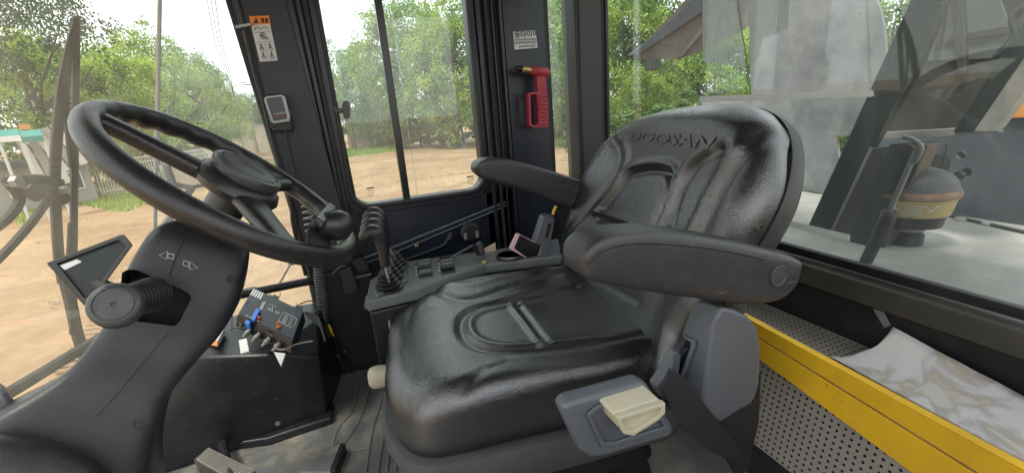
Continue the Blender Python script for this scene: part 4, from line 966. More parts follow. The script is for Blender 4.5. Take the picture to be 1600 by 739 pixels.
def bdet(l, u):
    z = bb_(l, u)
    z += .028 * sm(.17, .30, abs(l)) * sm(.46, .25, u)
    z += .010 * math.exp(-((u - .12) / .09) ** 2) * sm(.28, .1, abs(l))
    z += .012 * sm(.30, .40, u) * sm(.46, .40, u)
    z += .002 * noise.noise(V((l * 9, u * 9, 4)))
    return z
bprof = [(0, 0)] + [(.84 * k / 56, 0) for k in range(1, 57)] + [(.84 + .16 * math.sin(a * math.pi / 24), -.045 * (1 - math.cos(a * math.pi / 24))) for a in range(1, 13)] + [(1.0, -.055), (.99, -.062)]
bout = [(.25, -.08), (.32, -.01), (.362, .09), (.355, .2), (.305, .335), (.22, .402), (.118, .430), (0, .446), (-.126, .450), (-.19, .440), (-.236, .418), (-.272, .385), (-.298, .346), (-.314, .304), (-.316, .26), (-.302, .19), (-.288, .11), (-.262, .04), (-.245, -.08)]
obj('backrest', padded(bout, (.03, .17), BO, SL, BU, BN, bprof, bdet), 'leather', seat, smooth=True, auto=False, sharp=False)
def bring(h, s):
    c = V((.03, .17, 0)); return [BO + SL * (c.x + (p.x - c.x) * s) + BU * (c.y + (p.y - c.y) * s) + BN * (h + .028 * sm(.17, .30, abs(p.x)) * sm(.46, .25, p.y)) for p in smooth_path([V((a, b, 0)) for a, b in bout], 6, closed=True)]
obj('backrest_shell', loft_bm([bring(-.058, .97), bring(-.060, .996), bring(-.070, 1.004), bring(-.085, .995), bring(-.105, .95), bring(-.12, .85), bring(-.125, .6)]), 'shell_plastic', seat, smooth=True, auto=False)
ps = smooth_path([V((a, b, 0)) for a, b in bout], 6, closed=True); c_ = V((.03, .17, 0))
obj('piping', tube_bm([BO + SL * (c_.x + (p.x - c_.x) * 1.0) + BU * (c_.y + (p.y - c_.y) * 1.0) + BN * (-.058 + .028 * sm(.17, .30, abs(p.x)) * sm(.46, .25, p.y)) for p in ps], .0016, 6, closed=True), 'rubber', seat, smooth=True, auto=False)
# embossed lettering
l0, u0 = b2(986, 221); l1, u1 = b2(1118, 236)
dirp = V((l1 - l0, u1 - u0, 0)); o3 = BO + SL * l0 + BU * u0 + BN * .0122
ud = (SL * dirp.x + BU * dirp.y).normalized(); vd = BN.cross(ud); vd = vd if vd.z > 0 else -vd
me = text_me('DOOSAN', o3, ud, vd, .032, depth=.0011, shear=.22, sx=1.0, bold=.0006)
wd_ = max(v.co.dot(ud) for v in me.vertices) - min(v.co.dot(ud) for v in me.vertices); k_ = dirp.length / wd_
for v in me.vertices:
    d = v.co - o3; q = o3 + ud * d.dot(ud) * k_ + vd * d.dot(vd); hgt = d.dot(BN)
    q2 = q - BO; l_, u_ = q2.dot(SL), q2.dot(BU); v.co = BO + SL * l_ + BU * u_ + BN * (bdet(l_, u_) + max(hgt, -.0005) * .9 + .0009)   # follows the curved cover
obj('embossed_lettering', me, 'leather', seat, auto=False, bevel=.0012)
# armrests
def arm(tops, bots, yc, hw, mat_='arm_plastic', grow=0):
    Q = AX(1, yc); rings = []
    for (tx, ty), (bx, by) in zip(tops, bots):
        a = Q(tx, ty); b = Q(bx, by); c = (a + b) / 2; h = (a - b) / 2; k = min(1, (h.length / .02)) ** .5
        rings.append(superell(c, V((0, hw * k, 0)), h, 5.5, 44))
    return loft_bm(rings)
def dens(pts): return [(p.x, p.y) for p in smooth_path([V((a, b, 0)) for a, b in pts], 5)]
nt_ = [(888, 404), (896, 386), (912, 368), (940, 357), (1000, 353), (1060, 359), (1110, 367), (1150, 375), (1205, 389), (1222, 397), (1228, 404)]
nb_ = [(889, 410), (899, 424), (915, 432), (945, 438), (1000, 448), (1060, 457), (1110, 464), (1150, 467), (1190, 462), (1212, 444), (1228, 410)]
ar = obj('armrest', arm(dens(nt_), dens(nb_), .468, .032), 'arm_plastic', seat, smooth=True, auto=False, label='near armrest with round pivot cap')
Q = AX(1, .430)
obj('pivot_cap', lathe_bm([(.0165, -.004), (.0165, .0016), (.0150, .0026), (.0135, .0010), (0, .0014)], AX(1, .4362)(1216, 431), (0, -1, 0), 28), 'shell_plastic', ar, smooth=True)
obj('armrest_seam', tube_bm(smooth_path([AX(1, .4358)(*p) for p in ((915, 415), (945, 392), (990, 381), (1050, 382), (1110, 388), (1160, 397), (1195, 406))], 5), .0012, 6), 'rubber', ar)
ft = [(738, 262), (744, 252), (760, 246), (790, 248), (830, 258), (886, 275), (900, 280)]
fb = [(739, 268), (752, 278), (770, 284), (800, 293), (835, 305), (872, 320), (885, 324)]
obj('armrest', arm(dens(ft), dens(fb), 1.12, .035), 'arm_plastic', seat, smooth=True, auto=False, label='far armrest pointing towards the side window')
Q = AX(1, .50)
obj('armrest_bracket', prism_bm([Q(1125, 455), Q(1165, 460), Q(1168, 490), Q(1140, 500)], (0, .02, 0)), 'shell_plastic', seat, bevel=.004)
# side housing
Qn = AX(1, .44); Qf = AX(1, .515)
near = [Qn(*p) for p in ((1117, 502), (1128, 480), (1148, 483), (1170, 494), (1186, 514), (1191, 545), (1189, 600), (1180, 628), (1124, 664), (1108, 654), (1098, 634))]
far = [Qf(*p) for p in ((1079, 478), (1086, 470), (1110, 468), (1046, 566), (1058, 600))]
sh = obj('side_housing', hull_bm(near + far), 'blue_grey_plastic', seat, bevel=.008, segs=4)
def on_face(o, root):
    base = V(root['_loc'])
    def fn(px, py, off=.0015):
        d = ray(px, py).normalized(); hit, loc, nor, _ = o.ray_cast(-base, d)
        return (loc + base + nor * off) if hit else at(px, py, 1, .47)
    return fn
bpy.context.view_layer.update(); Qs_ = on_face(sh, seat)
fn_ = (Qs_(1085, 535) - Qs_(1067, 586)).cross(Qs_(1075, 530) - Qs_(1067, 586)).normalized()
if fn_.dot(-Qs_(1070, 560)) < 0: fn_ = -fn_
so_ = [(1072, 524), (1090, 531), (1089, 543), (1070, 592), (1054, 588), (1050, 574)]; si_ = [(1075, 530), (1085, 535), (1084, 543), (1067, 586), (1057, 583), (1054, 574)]
obj('belt_slot_shade', prism_bm([Qs_(*p) for p in si_], fn_ * .001), 'slot_shade', sh)
obj('slot_rim', ring_bm([Qs_(*p) for p in so_], [Qs_(*p) for p in si_], fn_ * .005), 'blue_grey_plastic', sh, bevel=.0012)
Q = AX(1, .50)
obj('housing_foot', prism_bm([Q(*p) for p in ((1012, 594), (1028, 572), (1044, 540), (1052, 545), (1048, 575), (1034, 604), (1020, 610))], (0, -.02, 0)), 'blue_grey_plastic', seat, bevel=.004, segs=3)
# seat belt webbing
Q = AX(1, .435)
obj('belt_webbing', prism_bm([Q(1042, 592), Q(1052, 578), Q(1066, 586), Q(1100, 630), Q(1150, 690), Q(1166, 716), Q(1160, 728), Q(1110, 705), Q(1075, 675), Q(1050, 640), Q(1036, 608)], (0, .003, 0)), 'webbing', seat, bevel=.001)
obj('belt_webbing', prism_bm([AX(1, .45)(*p) for p in ((1120, 660), (1176, 630), (1190, 580), (1186, 660), (1168, 735), (1150, 745), (1120, 690))], (0, .003, 0)), 'webbing', seat, bevel=.001)
# adjuster panel and beige lever
Q = AX(1, .44)
pn = obj('adjuster_panel', prism_bm([Q(*p) for p in ((876, 638), (892, 628), (1000, 598), (1012, 598), (1030, 625), (1054, 668), (1055, 680), (1045, 686), (945, 716), (925, 718), (908, 706))], (0, .03, 0)), 'blue_grey_plastic', seat, bevel=.010, segs=3)
Q = AX(1, .4385)
obj('panel_recess', ring_bm([Q(*p) for p in ((915, 645), (930, 632), (1008, 608), (1044, 668), (960, 695), (938, 695))], [Q(*p) for p in ((922, 648), (935, 637), (1004, 615), (1036, 664), (958, 688), (943, 688))], (0, -.004, 0)), 'blue_grey_plastic', pn, bevel=.0015)
Qn = AX(1, .405); Qb = AX(1, .435)
ff = [(964, 653), (1040, 629), (1040, 645), (1030, 656), (990, 681), (975, 678)]; bk = [(948, 637), (954, 632), (1004, 600), (1012, 600)]
lv = obj('height_lever', prism_bm([Qn(*p) + V((0, .008, 0)) for p in ff], (-.006, .036, .008)), 'beige_plastic', seat, bevel=.005, segs=4, label='beige seat adjusting lever on the near side')
obj('lever_lip', ring_bm([Qn(*p) for p in ff], [Qn(*p) for p in ((972, 657), (1034, 637), (1033, 645), (1026, 652), (990, 674), (980, 672))], (0, .009, 0)), 'beige_plastic', lv, bevel=.0012)
# front beige knob
Q = PL(SC + SF * .27 + SL * .17, SF)
kc = SC + SF * .275 + SL * .20 + V((0, 0, -.165)); pk = at(593, 588, 1, .965)
obj('slide_knob', loft_bm([superell(pk + SF * d, SL * .021 * s, V((0, 0, .026 * s)), 2.4, 24) for d, s in ((-.02, .9), (0, 1), (.012, .98), (.020, .85), (.024, .6))]), 'beige_plastic', seat, smooth=True, auto=False, label='rounded beige knob under the front edge of the cushion')

# ------------------------------------------------------------------ STEERING WHEEL
WC = V((-.170, .859, -.090)); WN = V((.656, -.075, .751)).normalized()
WR = .2
wpl = PL(WC, WN); wu = (wpl(545, 375) - WC).normalized(); wv = WN.cross(wu)
def wp(px, py, h=0): return PL(WC + WN * h, WN)(px, py)
def wang(a, r=WR, h=0): return WC + (wu * math.cos(a) + wv * math.sin(a)) * r + WN * h
wheel = thing('steering_wheel', 'black three spoke steering wheel with a round hub and a clamped spinner knob', 'steering wheel', WC - WN * .05)
N_ = 180
rim = bmesh.new(); rings = []
for i in range(N_):
    a = 2 * math.pi * i / N_; e = wu * math.cos(a) + wv * math.sin(a); c = WC + e * WR; ring = []
    wav = .0014 * math.sin(a * 26)
    for k in range(20):
        b = 2 * math.pi * k / 20; r = .0166 + (wav if math.cos(b) < 0.2 and math.sin(b) < .6 else 0)
        ring.append(c + e * math.cos(b) * r + WN * math.sin(b) * r * 1.05)
    rings.append([rim.verts.new(p) for p in ring])
for i in range(N_):
    A, B_ = rings[i], rings[(i + 1) % N_]
    for k in range(20): rim.faces.new((A[k], A[(k + 1) % 20], B_[(k + 1) % 20], B_[k]))
obj('rim', rim, 'wheel_plastic', wheel, smooth=True, auto=False)
HC = wp(372, 300, .022) # hub cap centre
def spoke(p_rim, wdt):
    d = (p_rim - WC); e = d.normalized(); s = WN.cross(e); rr = []
    for t in (0, .25, .5, .75, .92, 1.0):
        c = WC - WN * .004 * (1 - t) + e * (.03 + (WR - .03) * t) ; ww = wdt * (1.25 - .55 * t + (.5 * max(0, t - .75) * 4))
        rr.append(superell(c, s * ww, WN * (.014 - .002 * t), 2.6, 24))
    return loft_bm(rr)
for (px, py), ww in (((446, 288), .015), ((436, 372), .024), ((160, 190), .017)):
    obj('spoke', spoke(wpl(px, py), ww), 'wheel_plastic', wheel, smooth=True, auto=False)
obj('hub', lathe_bm([(0, -.05), (.030, -.05), (.032, -.02), (.060, -.012), (.066, 0), (.062, .012), (.054, .018), (0, .018)], WC, WN, 56), 'wheel_plastic', wheel, smooth=True, auto=False)
cap = obj('hub_cap', lathe_bm([(.050, -.006), (.054, 0), (.055, .009), (.052, .014), (.046, .0155), (.0455, .0135), (.0430, .0135), (.0425, .0155), (0, .0165)], WC + WN * .022, WN, 56), 'hub_plastic', wheel, smooth=True, auto=False)
obj('hub_emblem', text_me('DOOSAN', WC + WN * .0388 - wu * .017, wu, WN.cross(wu), .0085, depth=.0004), 'shell_plastic', cap)
# spinner knob
def wk_(px, py, h): return wp(px, py, h)
k0 = wpl(497, 392); k1 = wp(500, 345, .035)
obj('knob_clamp', loft_bm([superell(k0.lerp(k1, t), wu * .020 * s, WN.cross(wu) * .016 * s, 3, 24) for t, s in ((-.25, .8), (0, 1), (.35, 1.05), (.6, .95), (.75, .8))]), 'rubber', wheel, smooth=True, auto=False)
kb = wp(524, 352, .045); ka = (wp(545, 345, .050) - wp(503, 343, .035)).normalized()
obj('spinner_knob', lathe_bm([(0, -.022), (.017, -.022), (.0205, -.014), (.0245, -.002), (.0255, .008), (.022, .020), (.013, .027), (0, .029)], kb - ka * .002, ka, 32), 'wheel_plastic', wheel, smooth=True, auto=False)
obj('knob_bracket', obox_bm(wp(508, 335, .048), (wp(518, 325, .048) - wp(498, 350, .048)) * .5, (wp(514, 340, .048) - wp(502, 331, .048)) * .5, WN * .006), 'black_gloss', wheel, bevel=.002)

# ------------------------------------------------------------------ STEERING COLUMN
st_ = [((312, 352), (366, 380), .83), ((270, 347), (388, 392), .825), ((240, 360), (390, 408), .82), ((220, 384), (384, 436), .81), ((200, 420), (372, 478), .80), ((182, 462), (346, 522), .79), ((166, 500), (318, 553), .785), ((150, 526), (292, 583), .78), ((112, 572), (266, 618), .77), ((62, 606), (252, 664), .765), ((-10, 645), (243, 720), .76), ((-90, 700), (240, 790), .76), ((-160, 790), (235, 900), .77)]
secs = []; cs = []
st_ = [(L_, R_, .865 - .012 * i) for i, (L_, R_, d) in enumerate(st_)]
for L_, R_, d in st_: cs.append((AX(1, d)(*L_) + AX(1, d)(*R_)) / 2)
for i, (L_, R_, d) in enumerate(st_):
    a = AX(1, d)(*L_); b = AX(1, d)(*R_); tn = (cs[min(i + 1, len(cs) - 1)] - cs[max(i - 1, 0)]).normalized(); h = (b - a) / 2
    dp = h.cross(tn).normalized(); 
    if dp.dot(-cs[i]) < 0: dp = -dp
    k = .30 if i == 0 else (.5 if i == 1 else .62)
    secs.append(superell((a + b) / 2 - dp * h.length * .25, h * .985, dp * h.length * k, 6.5, 64))
def densify(secs, n=4):
    out = []; m = len(secs[0]); cols = [smooth_path([s[k] for s in secs], n) for k in range(m)]
    return [[cols[k][j] for k in range(m)] for j in range(len(cols[0]))]
column = thing('steering_column', 'dark grey plastic steering column cowl leaning towards the driver', 'steering column', (-.40, .70, FZ))
colo = obj('column_cowl', loft_bm(densify(secs)), 'column_plastic', column, smooth=True, auto=False)
# opening for the stalk, cut as a real hole
def cface(px, py, back=0.0):
    """point on the cowl's visible surface"""
    dg = bpy.context.evaluated_depsgraph_get(); base = V(column['_loc']); d = ray(px, py).normalized()
    hit, loc, nor, _ = colo.ray_cast(-base, d)
    return (loc + base + d * back, nor) if hit else (d * .75, -d)
opn = [(191, 426), (200, 421), (214, 422), (284, 452), (296, 459), (299, 467), (281, 502), (274, 509), (262, 508), (196, 500), (186, 470)]
fr = [cface(*p)[0] for p in opn]; cen = sum(fr, V()) / len(fr); dd = cen.normalized()
cut = obj('cutter', prism_bm([p - dd * .03 for p in fr], dd * .085), 'black_panel', column)
bo = colo.modifiers.new('cut', 'BOOLEAN'); bo.object = cut; bo.operation = 'DIFFERENCE'; bo.solver = 'EXACT'
colo.modifiers.move(1, 0) if len(colo.modifiers) > 1 else None
me = bpy.data.meshes.new_from_object(colo.evaluated_get(bpy.context.evaluated_depsgraph_get()))
me2 = colo.data
cface_pts = {k: cface(*k) for k in [(250, 398), (262, 404), (298, 414), (310, 420), (265, 385), (318, 408), (360, 436), (214, 655), (240, 655), (300, 360), (255, 455), (215, 540), (180, 575), (140, 625), (100, 668)]}
colo.modifiers.clear(); colo.data = me; colo.data.materials.clear(); colo.data.materials.append(M['column_plastic'])
if len(me.polygons): me.polygons.foreach_set('material_index', [0] * len(me.polygons)); me.set_sharp_from_angle(angle=math.radians(40))
bpy.data.objects.remove(cut)
ins = [p + dd * .055 for p in fr]
obj('opening_shade', prism_bm([cen + (p - dd * .02 + dd * .055 - dd * .035 - cen) * 1.04 + dd * .03 for p in fr], dd * .004), 'slot_shade', column)  # black sheet painting the shade inside the opening
# crease line down the cowl
cr = [(282, 372), (272, 398), (262, 425)]
def on_col(px, py, off=-.0006):
    base = V(column['_loc']); d = ray(px, py).normalized(); hit, loc, nor, _ = colo.ray_cast(-base, d)
    return loc + base + d * off if hit else None
bpy.context.view_layer.update()
for seq in ([(262, 520), (240, 545), (215, 575), (188, 608), (150, 650)], [(287, 375), (275, 400), (264, 432)]):
    q = [on_col(*p) for p in smooth2] if False else [on_col(p.x, p.y) for p in smooth_path([V((a, b, 0)) for a, b in seq], 8)]
    q = [p for p in q if p is not None]
    if len(q) > 3: obj('moulding_crease', tube_bm(q, .0009, 6), 'rubber', column)
def decal(pts, w=.0009, m='pale_print', name='arrow_mark', closed=True):
    q = [on_col(*p) for p in pts]
    if any(p is None for p in q): return
    obj(name, tube_bm(q, w, 5, closed=closed), m, column)
decal([(249, 399), (262, 392), (260, 405)]); decal([(263, 396), (272, 398), (271, 405), (262, 402)])
decal([(309, 419), (297, 409), (297, 421)]); decal([(287, 407), (296, 410), (295, 417), (286, 414)])
for px, py in ((360, 436), (213, 662)):
    p = on_col(px, py)
    if p: 
        obj('cowl_screw', lathe_bm([(.007, -.002), (.007, .001), (.004, .0015), (0, .0005)], p, -p.normalized(), 14), 'rubber', column)
# stalk
sk = thing('gear_selector_stalk', 'stubby black stalk with a round flat end and ribbed boot in the column opening', 'stalk', AX(1, .65)(177, 480))
e0 = AX(1, .62)(178, 475); e1 = AX(1, .76)(248, 458); ax = (e1 - e0).normalized()
obj('end_cap', lathe_bm([(0, .002), (.0025, .002), (.003, 0), (.018, 0), (.0185, .0014), (.0197, .0014), (.0202, 0), (.0235, .001), (.0258, .004), (.0266, .020), (.025, .028), (.021, .031), (0, .031)], e0, (AX(1, .68)(196, 488) - e0), 48), 'hub_plastic', sk, smooth=True, auto=False)
pr_ = [(.016, 0)]
for k in range(9): pr_ += [(.016 + .0007 * k, .022 + .010 * k), (.0195 + .0007 * k, .0245 + .010 * k), (.0195 + .0007 * k, .0275 + .010 * k), (.016 + .0007 * k, .030 + .010 * k)]
obj('ribbed_boot', lathe_bm(pr_, e0 + ax * .012, ax, 36), 'rubber', sk, smooth=True, auto=False)
# lower cowl at the bottom left
lc = DIST(.66)(70, 800)
t = thing('column_foot_cover', 'rounded dark cover at the foot of the steering column, bottom left corner', 'column cover', lc)
obj('cover_shell', loft_bm([superell(DIST(.90)(60, 800) + ray(60, 700).normalized() * d, (DIST(.9)(190, 820) - DIST(.9)(60, 800)) * s, (DIST(.9)(60, 682) - DIST(.9)(60, 800)) * s, 2.6, 40) for d, s in ((.12, 1.0), (.02, 1.0), (-.005, .97), (-.02, .9), (-.028, .75), (-.032, .4))]), 'column_plastic', t, smooth=True, auto=False)
t = thing('grey_green_cap', 'small pale grey green rounded cap at the left edge below the windscreen', 'cap', DIST(1.0)(0, 620))
obj('cap_shell', loft_bm([superell(DIST(1.0)(-8, 625) + ray(0, 610).normalized() * d, V((0, 0, .035)) * s, (DIST(1.0)(22, 625) - DIST(1.0)(-8, 625)) * s, 2.6, 24) for d, s in ((.06, 1.0), (.01, 1.0), (0, .95), (-.008, .8), (-.012, .5))]), 'silver_plastic', t, smooth=True, auto=False)
# ------------------------------------------------------------------ MONITOR
mp0 = DIST(.86)(140, 430)
Q = PL(DIST(1.02)(130, 410), V((-.25, -.85, .45)))
t = thing('monitor', 'tilted black framed display screen beside the steering column', 'monitor', DIST(1.02)(130, 470))
mo = [(72, 411), (188, 367), (194, 366), (208, 383), (140, 476), (132, 478)]
mi = [(90, 412), (182, 377), (187, 377), (196, 386), (141, 462), (133, 466)]
mnrm = Q(130, 410).normalized()
obj('bezel', ring_bm([Q(*p) for p in mo], [Q(*p) for p in mi], mnrm * .022), 'rubber', t, bevel=.0025)
obj('back_cover', prism_bm([Q(*p) + mnrm * .02 for p in mo], mnrm * .02), 'black_panel', t, bevel=.006)
obj('screen_glass', prism_bm([Q(*p) + mnrm * .005 for p in mi], mnrm * .004), 'screen', t)
obj('screen_strip', prism_bm([Q(*p) + mnrm * .0045 for p in ((93, 415), (120, 405), (128, 409), (101, 422))], mnrm * .001), 'pale_print', t)
obj('monitor_arm', tube_bm([Q(140, 440) + mnrm * .03, DIST(.93)(215, 470)], .012, 10), 'black_panel', t)

# ------------------------------------------------------------------ FLOOR, PEDESTAL, PEDAL
F = AX(2, FZ)
mt = thing('floor_mat', 'worn dark rubber floor mat with moulded ridges and dried mud', 'floor mat', (0, 1.1, FZ))
obj('mat_sheet', box_bm((-.72, .1, FZ - .010), (.80, 1.385, FZ)), 'mat_rubber' if 'mat_rubber' in M else (lambda: (mat('mat_rubber', (.13, .135, .14), .45, dust=1.3, dcol=(.30, .265, .19), vscale=6, bump=.25, bscale=120), 'mat_rubber')[1])(), mt, bevel=.003)
for seq in ([(527, 690), (519, 700), (527, 672), (540, 655), (552, 640), (560, 610), (563, 588)], [(580, 598), (574, 620), (565, 650), (548, 680), (530, 702), (518, 704)], [(601, 612), (592, 640), (583, 670), (578, 700), (572, 739)],
            [(612, 640), (603, 670), (596, 705), (590, 745)], [(618, 660), (610, 700), (604, 745)], [(575, 700), (545, 705), (520, 706)], [(622, 700), (618, 745)]):
    obj('ridge', tube_bm(smooth_path([F(*p) + V((0, 0, .001)) for p in seq], 5), .0038, 6, flat=.7), 'ridge_rubber', mt, smooth=True, auto=False)
# pedestal
T1 = AX(2, -.50)
ped = thing('front_pedestal', 'black moulded pedestal box under the controller beside the steering column', 'pedestal', (-.35, 1.2, FZ))
b0_, b1_, b2_ = F(238, 715), F(420, 688), F(512, 655)
PLa = PL(b1_, (-(b1_ - b0_).y, (b1_ - b0_).x, 0)); PLb = PL(b1_, (-(b2_ - b1_).y, (b2_ - b1_).x, 0))
top = [PLa(285, 590), PLa(305, 556), PLa(418, 554), PLb(500, 560), AX(2, -.515)(497, 500)] + [V((-.125, 1.385, -.515)), V((-.46, 1.385, -.505)), AX(2, -.50)(345, 495), AX(2, -.51)(315, 530)]
bot = [V((*F(238, 715).xy, FZ)), V((*F(420, 688).xy, FZ)), V((*F(512, 655).xy, FZ)), V((-.11, 1.385, FZ)), V((-.75, 1.385, FZ)), V((-.75, 1.1, FZ))]
obj('pedestal_body', hull_bm(top + bot), 'pedestal_plastic', ped, bevel=.022, segs=4)
obj('pedestal_foot', prism_bm([F(236, 722), F(420, 696), F(520, 662), F(524, 640), F(500, 620), F(230, 690)], (0, 0, .022)), 'pedestal_plastic', ped, bevel=.005)
for px, py in ((435, 656), (322, 618)):
    b = AX(2, FZ + .06)(px, py); obj('pedestal_screw', lathe_bm([(.007, 0), (.006, .004), (0, .005)], AX(1, F(420, 688).y + .015)(px, py) + V((0, -.012, 0)), (0, -1, .2), 12), 'dull_steel', ped)
# warning label on pedestal edge
lb = AX(2, -.497)
obj('label_sticker', prism_bm([lb(322, 538), lb(338, 513), lb(352, 521), lb(341, 541)], (0, 0, .012)), 'white_print', ped)
obj('label_sticker', prism_bm([AX(2, -.484)(*p) for p in ((322, 537), (327, 529), (340, 533), (339, 541))], (0, 0, .001)), 'orange_print', ped, label='orange corner block on the label')
# pedal
pc = [(302, 716), (324, 698), (400, 735), (392, 760), (318, 760)]
Pq = AX(2, -.70)
t = thing('accelerator_pedal', 'ribbed metal accelerator pedal at the bottom edge', 'pedal', Pq(350, 730))
obj('pedal_plate', prism_bm([Pq(*p) for p in pc], (0, 0, -.015)), 'black_iron', t, bevel=.003)
a, b, c, d = Pq(304, 718), Pq(324, 700), Pq(402, 738), Pq(385, 764)
for k in range(9):
    f = (k + .5) / 9; p = a.lerp(b, f); q = d.lerp(c, f); obj('tread_rib', obox_bm((p + q) / 2 + V((0, 0, .003)), (q - p) * .46, (b - a) / 9 * .22, V((0, 0, .003))), 'pale_metal', t)
obj('pedal_arm', tube_bm([Pq(360, 745), F(330, 720) + V((0, .1, .02))], .01, 8), 'black_iron', t)
t = thing('mat_wedge', 'dark raised rubber wedge on the mat at the bottom edge', 'rubber wedge', F(515, 735))
obj('wedge_body', prism_bm([F(466, 750), F(532, 703), F(543, 706), F(526, 750)], (0, 0, .022)), 'mat_rubber', t, bevel=.004)
obj('wedge_edge', prism_bm([F(535, 705) + V((0, 0, .0)), F(543, 707), F(528, 750), F(518, 750)], (0, 0, .028)), 'rubber', t, bevel=.003)

# ------------------------------------------------------------------ CONTROLLER BOX
pz = -.452
C1 = PL(AX(2, -.455)(425, 500), V((.04, -.26, 1)))
tl, tp, rt, br = C1(372, 490), C1(396, 449), C1(474, 486), C1(458, 529)
cn = (tp - tl).cross(br - tl).normalized()
if cn.z < 0: cn = -cn
t = thing('controller_box', 'black weighing controller box with cable sockets, blue plug and white print', 'controller', (tl + br) / 2 - cn * .04)
obj('box_body', prism_bm([tl, tp, rt, br], -cn * .034), 'pillar_plastic', t, bevel=.0015)
fd = (br - tl); fo = fd.cross(cn).normalized()
if fo.y > 0: fo = -fo
fl = [tl + fo * .001 - cn * .002, br + fo * .001 - cn * .002, br + fo * .012 - cn * .034, tl + fo * .012 - cn * .034]
obj('socket_panel', prism_bm(fl, fo * .002), 'black_gloss', t)
def fp(u, v): return (fl[0].lerp(fl[1], u)).lerp(fl[3].lerp(fl[2], u), v) + fo * .002
for k, u in enumerate((.09, .27, .44, .62, .80)):
    p = fp(u, .62); 
    if k == 0: obj('round_socket', lathe_bm([(.0055, 0), (.0055, .003), (.003, .003), (.003, .001), (0, .001)], p, fo, 16), 'steel', t); continue
    s = obj('cable_plug', lathe_bm([(.0055, 0), (.0055, .006), (.0068, .007), (.0068, .014), (.005, .016), (.004, .024), (0, .024)], p, fo - cn * .35, 16), 'dull_steel', t, smooth=True)
def tq(u, v, h=.0006): return (tl.lerp(br, u)).lerp(tp.lerp(rt, u), v) + cn * h
tu = (br - tl).normalized(); tv = (tp - tl).normalized()
def quad(name, u0, u1, v0, v1, m, h=.0004, th=.0004, par=t): return obj(name, prism_bm([tq(u0, v0, h), tq(u1, v0, h), tq(u1, v1, h), tq(u0, v1, h)], cn * th), m, par)
for k in range(5): quad('vent_print', .02 + .045 * k, .045 + .045 * k, .72, .96, 'white_print')
obj('box_text', text_me('HANA', tq(.34, .42), tv, -tu, .012, depth=.0003), 'white_print', t)
obj('box_text', text_me('CH1  CH2  CH3  EXT', tq(.12, .03), tu, tv, .0055, depth=.0003), 'pale_print', t)
fr_ = bmesh.new()
tube_bm([tq(.70, .30), tq(.93, .30), tq(.95, .36), tq(.95, .62), tq(.92, .66), tq(.71, .66), tq(.68, .62), tq(.68, .36)], .0006, 4, closed=True, bm=fr_)
tube_bm([tq(.42, .52), tq(.54, .52), tq(.54, .72), tq(.42, .72)], .0006, 4, closed=True, bm=fr_)
tube_bm([tq(.45, .55), tq(.48, .68), tq(.51, .55)], .0009, 4, closed=True, bm=fr_)
for k in range(4): tube_bm([tq(.73, .36 + .07 * k), tq(.80, .36 + .07 * k)], .0008, 4, bm=fr_); tube_bm([tq(.84, .36 + .07 * k), tq(.90, .36 + .07 * k)], .0005, 4, bm=fr_)
for k in range(3): tube_bm([tq(.57 + .03 * k, .50), tq(.57 + .03 * k, .60)], .0008, 4, bm=fr_)
obj('box_print', fr_, 'pale_print', t)
bl = thing('blue_plug', 'translucent blue plastic connector pushed over the front of the controller box', 'connector', tq(.33, .1))
obj('plug_body', obox_bm(tq(.30, .16, .004), tu * .007, tv * .020, cn * .004), 'blue_plastic', bl, bevel=.0015)
obj('plug_tail', obox_bm(fp(.25, .25) + fo * .004, tu * .008, tv * .006, cn * .010), 'blue_plastic', bl, bevel=.0015)
obj('plug_pin', obox_bm(tq(.37, .12, .004), tu * .003, tv * .004, cn * .003), 'red_print', bl)
obj('toggle_switch', lathe_bm([(.005, 0), (.005, .003), (.002, .004), (.0025, .014), (0, .015)], tq(.72, .14), cn + tv * .2, 12), 'orange_dot', t, smooth=True)
obj('box_screw', lathe_bm([(.003, 0), (0, .002)], tq(.05, .45), cn, 10), 'black_panel', t)
# mounting straps
obj('mount_tab', prism_bm([tq(.40, 1.0, -.002), tq(.50, 1.0, -.002), tq(.50, 1.1, -.002), tq(.40, 1.1, -.002)], cn * .002), 'pillar_plastic', t)
obj('mount_tab', prism_bm([tq(.85, 1.0, -.002), tq(.97, 1.0, -.002), tq(.97, 1.14, -.002), tq(.85, 1.14, -.002)], cn * .002), 'pillar_plastic', t)
# cables around it
Z = lambda px, py, z=-.47: at(px, py, 2, z)
t = thing('loose_cables', 'tangle of thin black cables around the controller box', 'cables', Z(430, 470))
obj('cable', tube_bm(smooth_path([Z(362, 515), Z(364, 480), Z(374, 458), Z(392, 449), Z(412, 452), Z(428, 466)], 6), .0018, 6), 'rubber', t, smooth=True)
obj('cable', tube_bm(smooth_path([Z(392, 450), Z(415, 452), Z(435, 444), Z(447, 425, -.45), Z(455, 412, -.44), Z(462, 405, -.43)], 6), .0030, 6), 'rubber', t, smooth=True)
obj('cable', tube_bm(smooth_path([Z(430, 449), Z(438, 458), Z(434, 470)], 6), .0012, 6), 'dull_steel', t, smooth=True)
obj('cable', tube_bm(smooth_path([Z(468, 475), Z(485, 470), Z(497, 478), Z(492, 490), Z(478, 487)], 6), .0018, 6), 'rubber', t, smooth=True)
for k in range(4): obj('cable', tube_bm(smooth_path([Z(474 + k * 3, 488 + k), Z(488 + k * 2, 500 - k * 2), Z(500, 510 - k * 3), Z(508, 530 + k)], 6), .0020, 6), 'rubber', t, smooth=True)
obj('cable', tube_bm(smooth_path([Z(365, 512), Z(385, 510), Z(410, 512), Z(420, 520), Z(426, 526)], 6), .0020, 6), 'rubber', t, smooth=True)
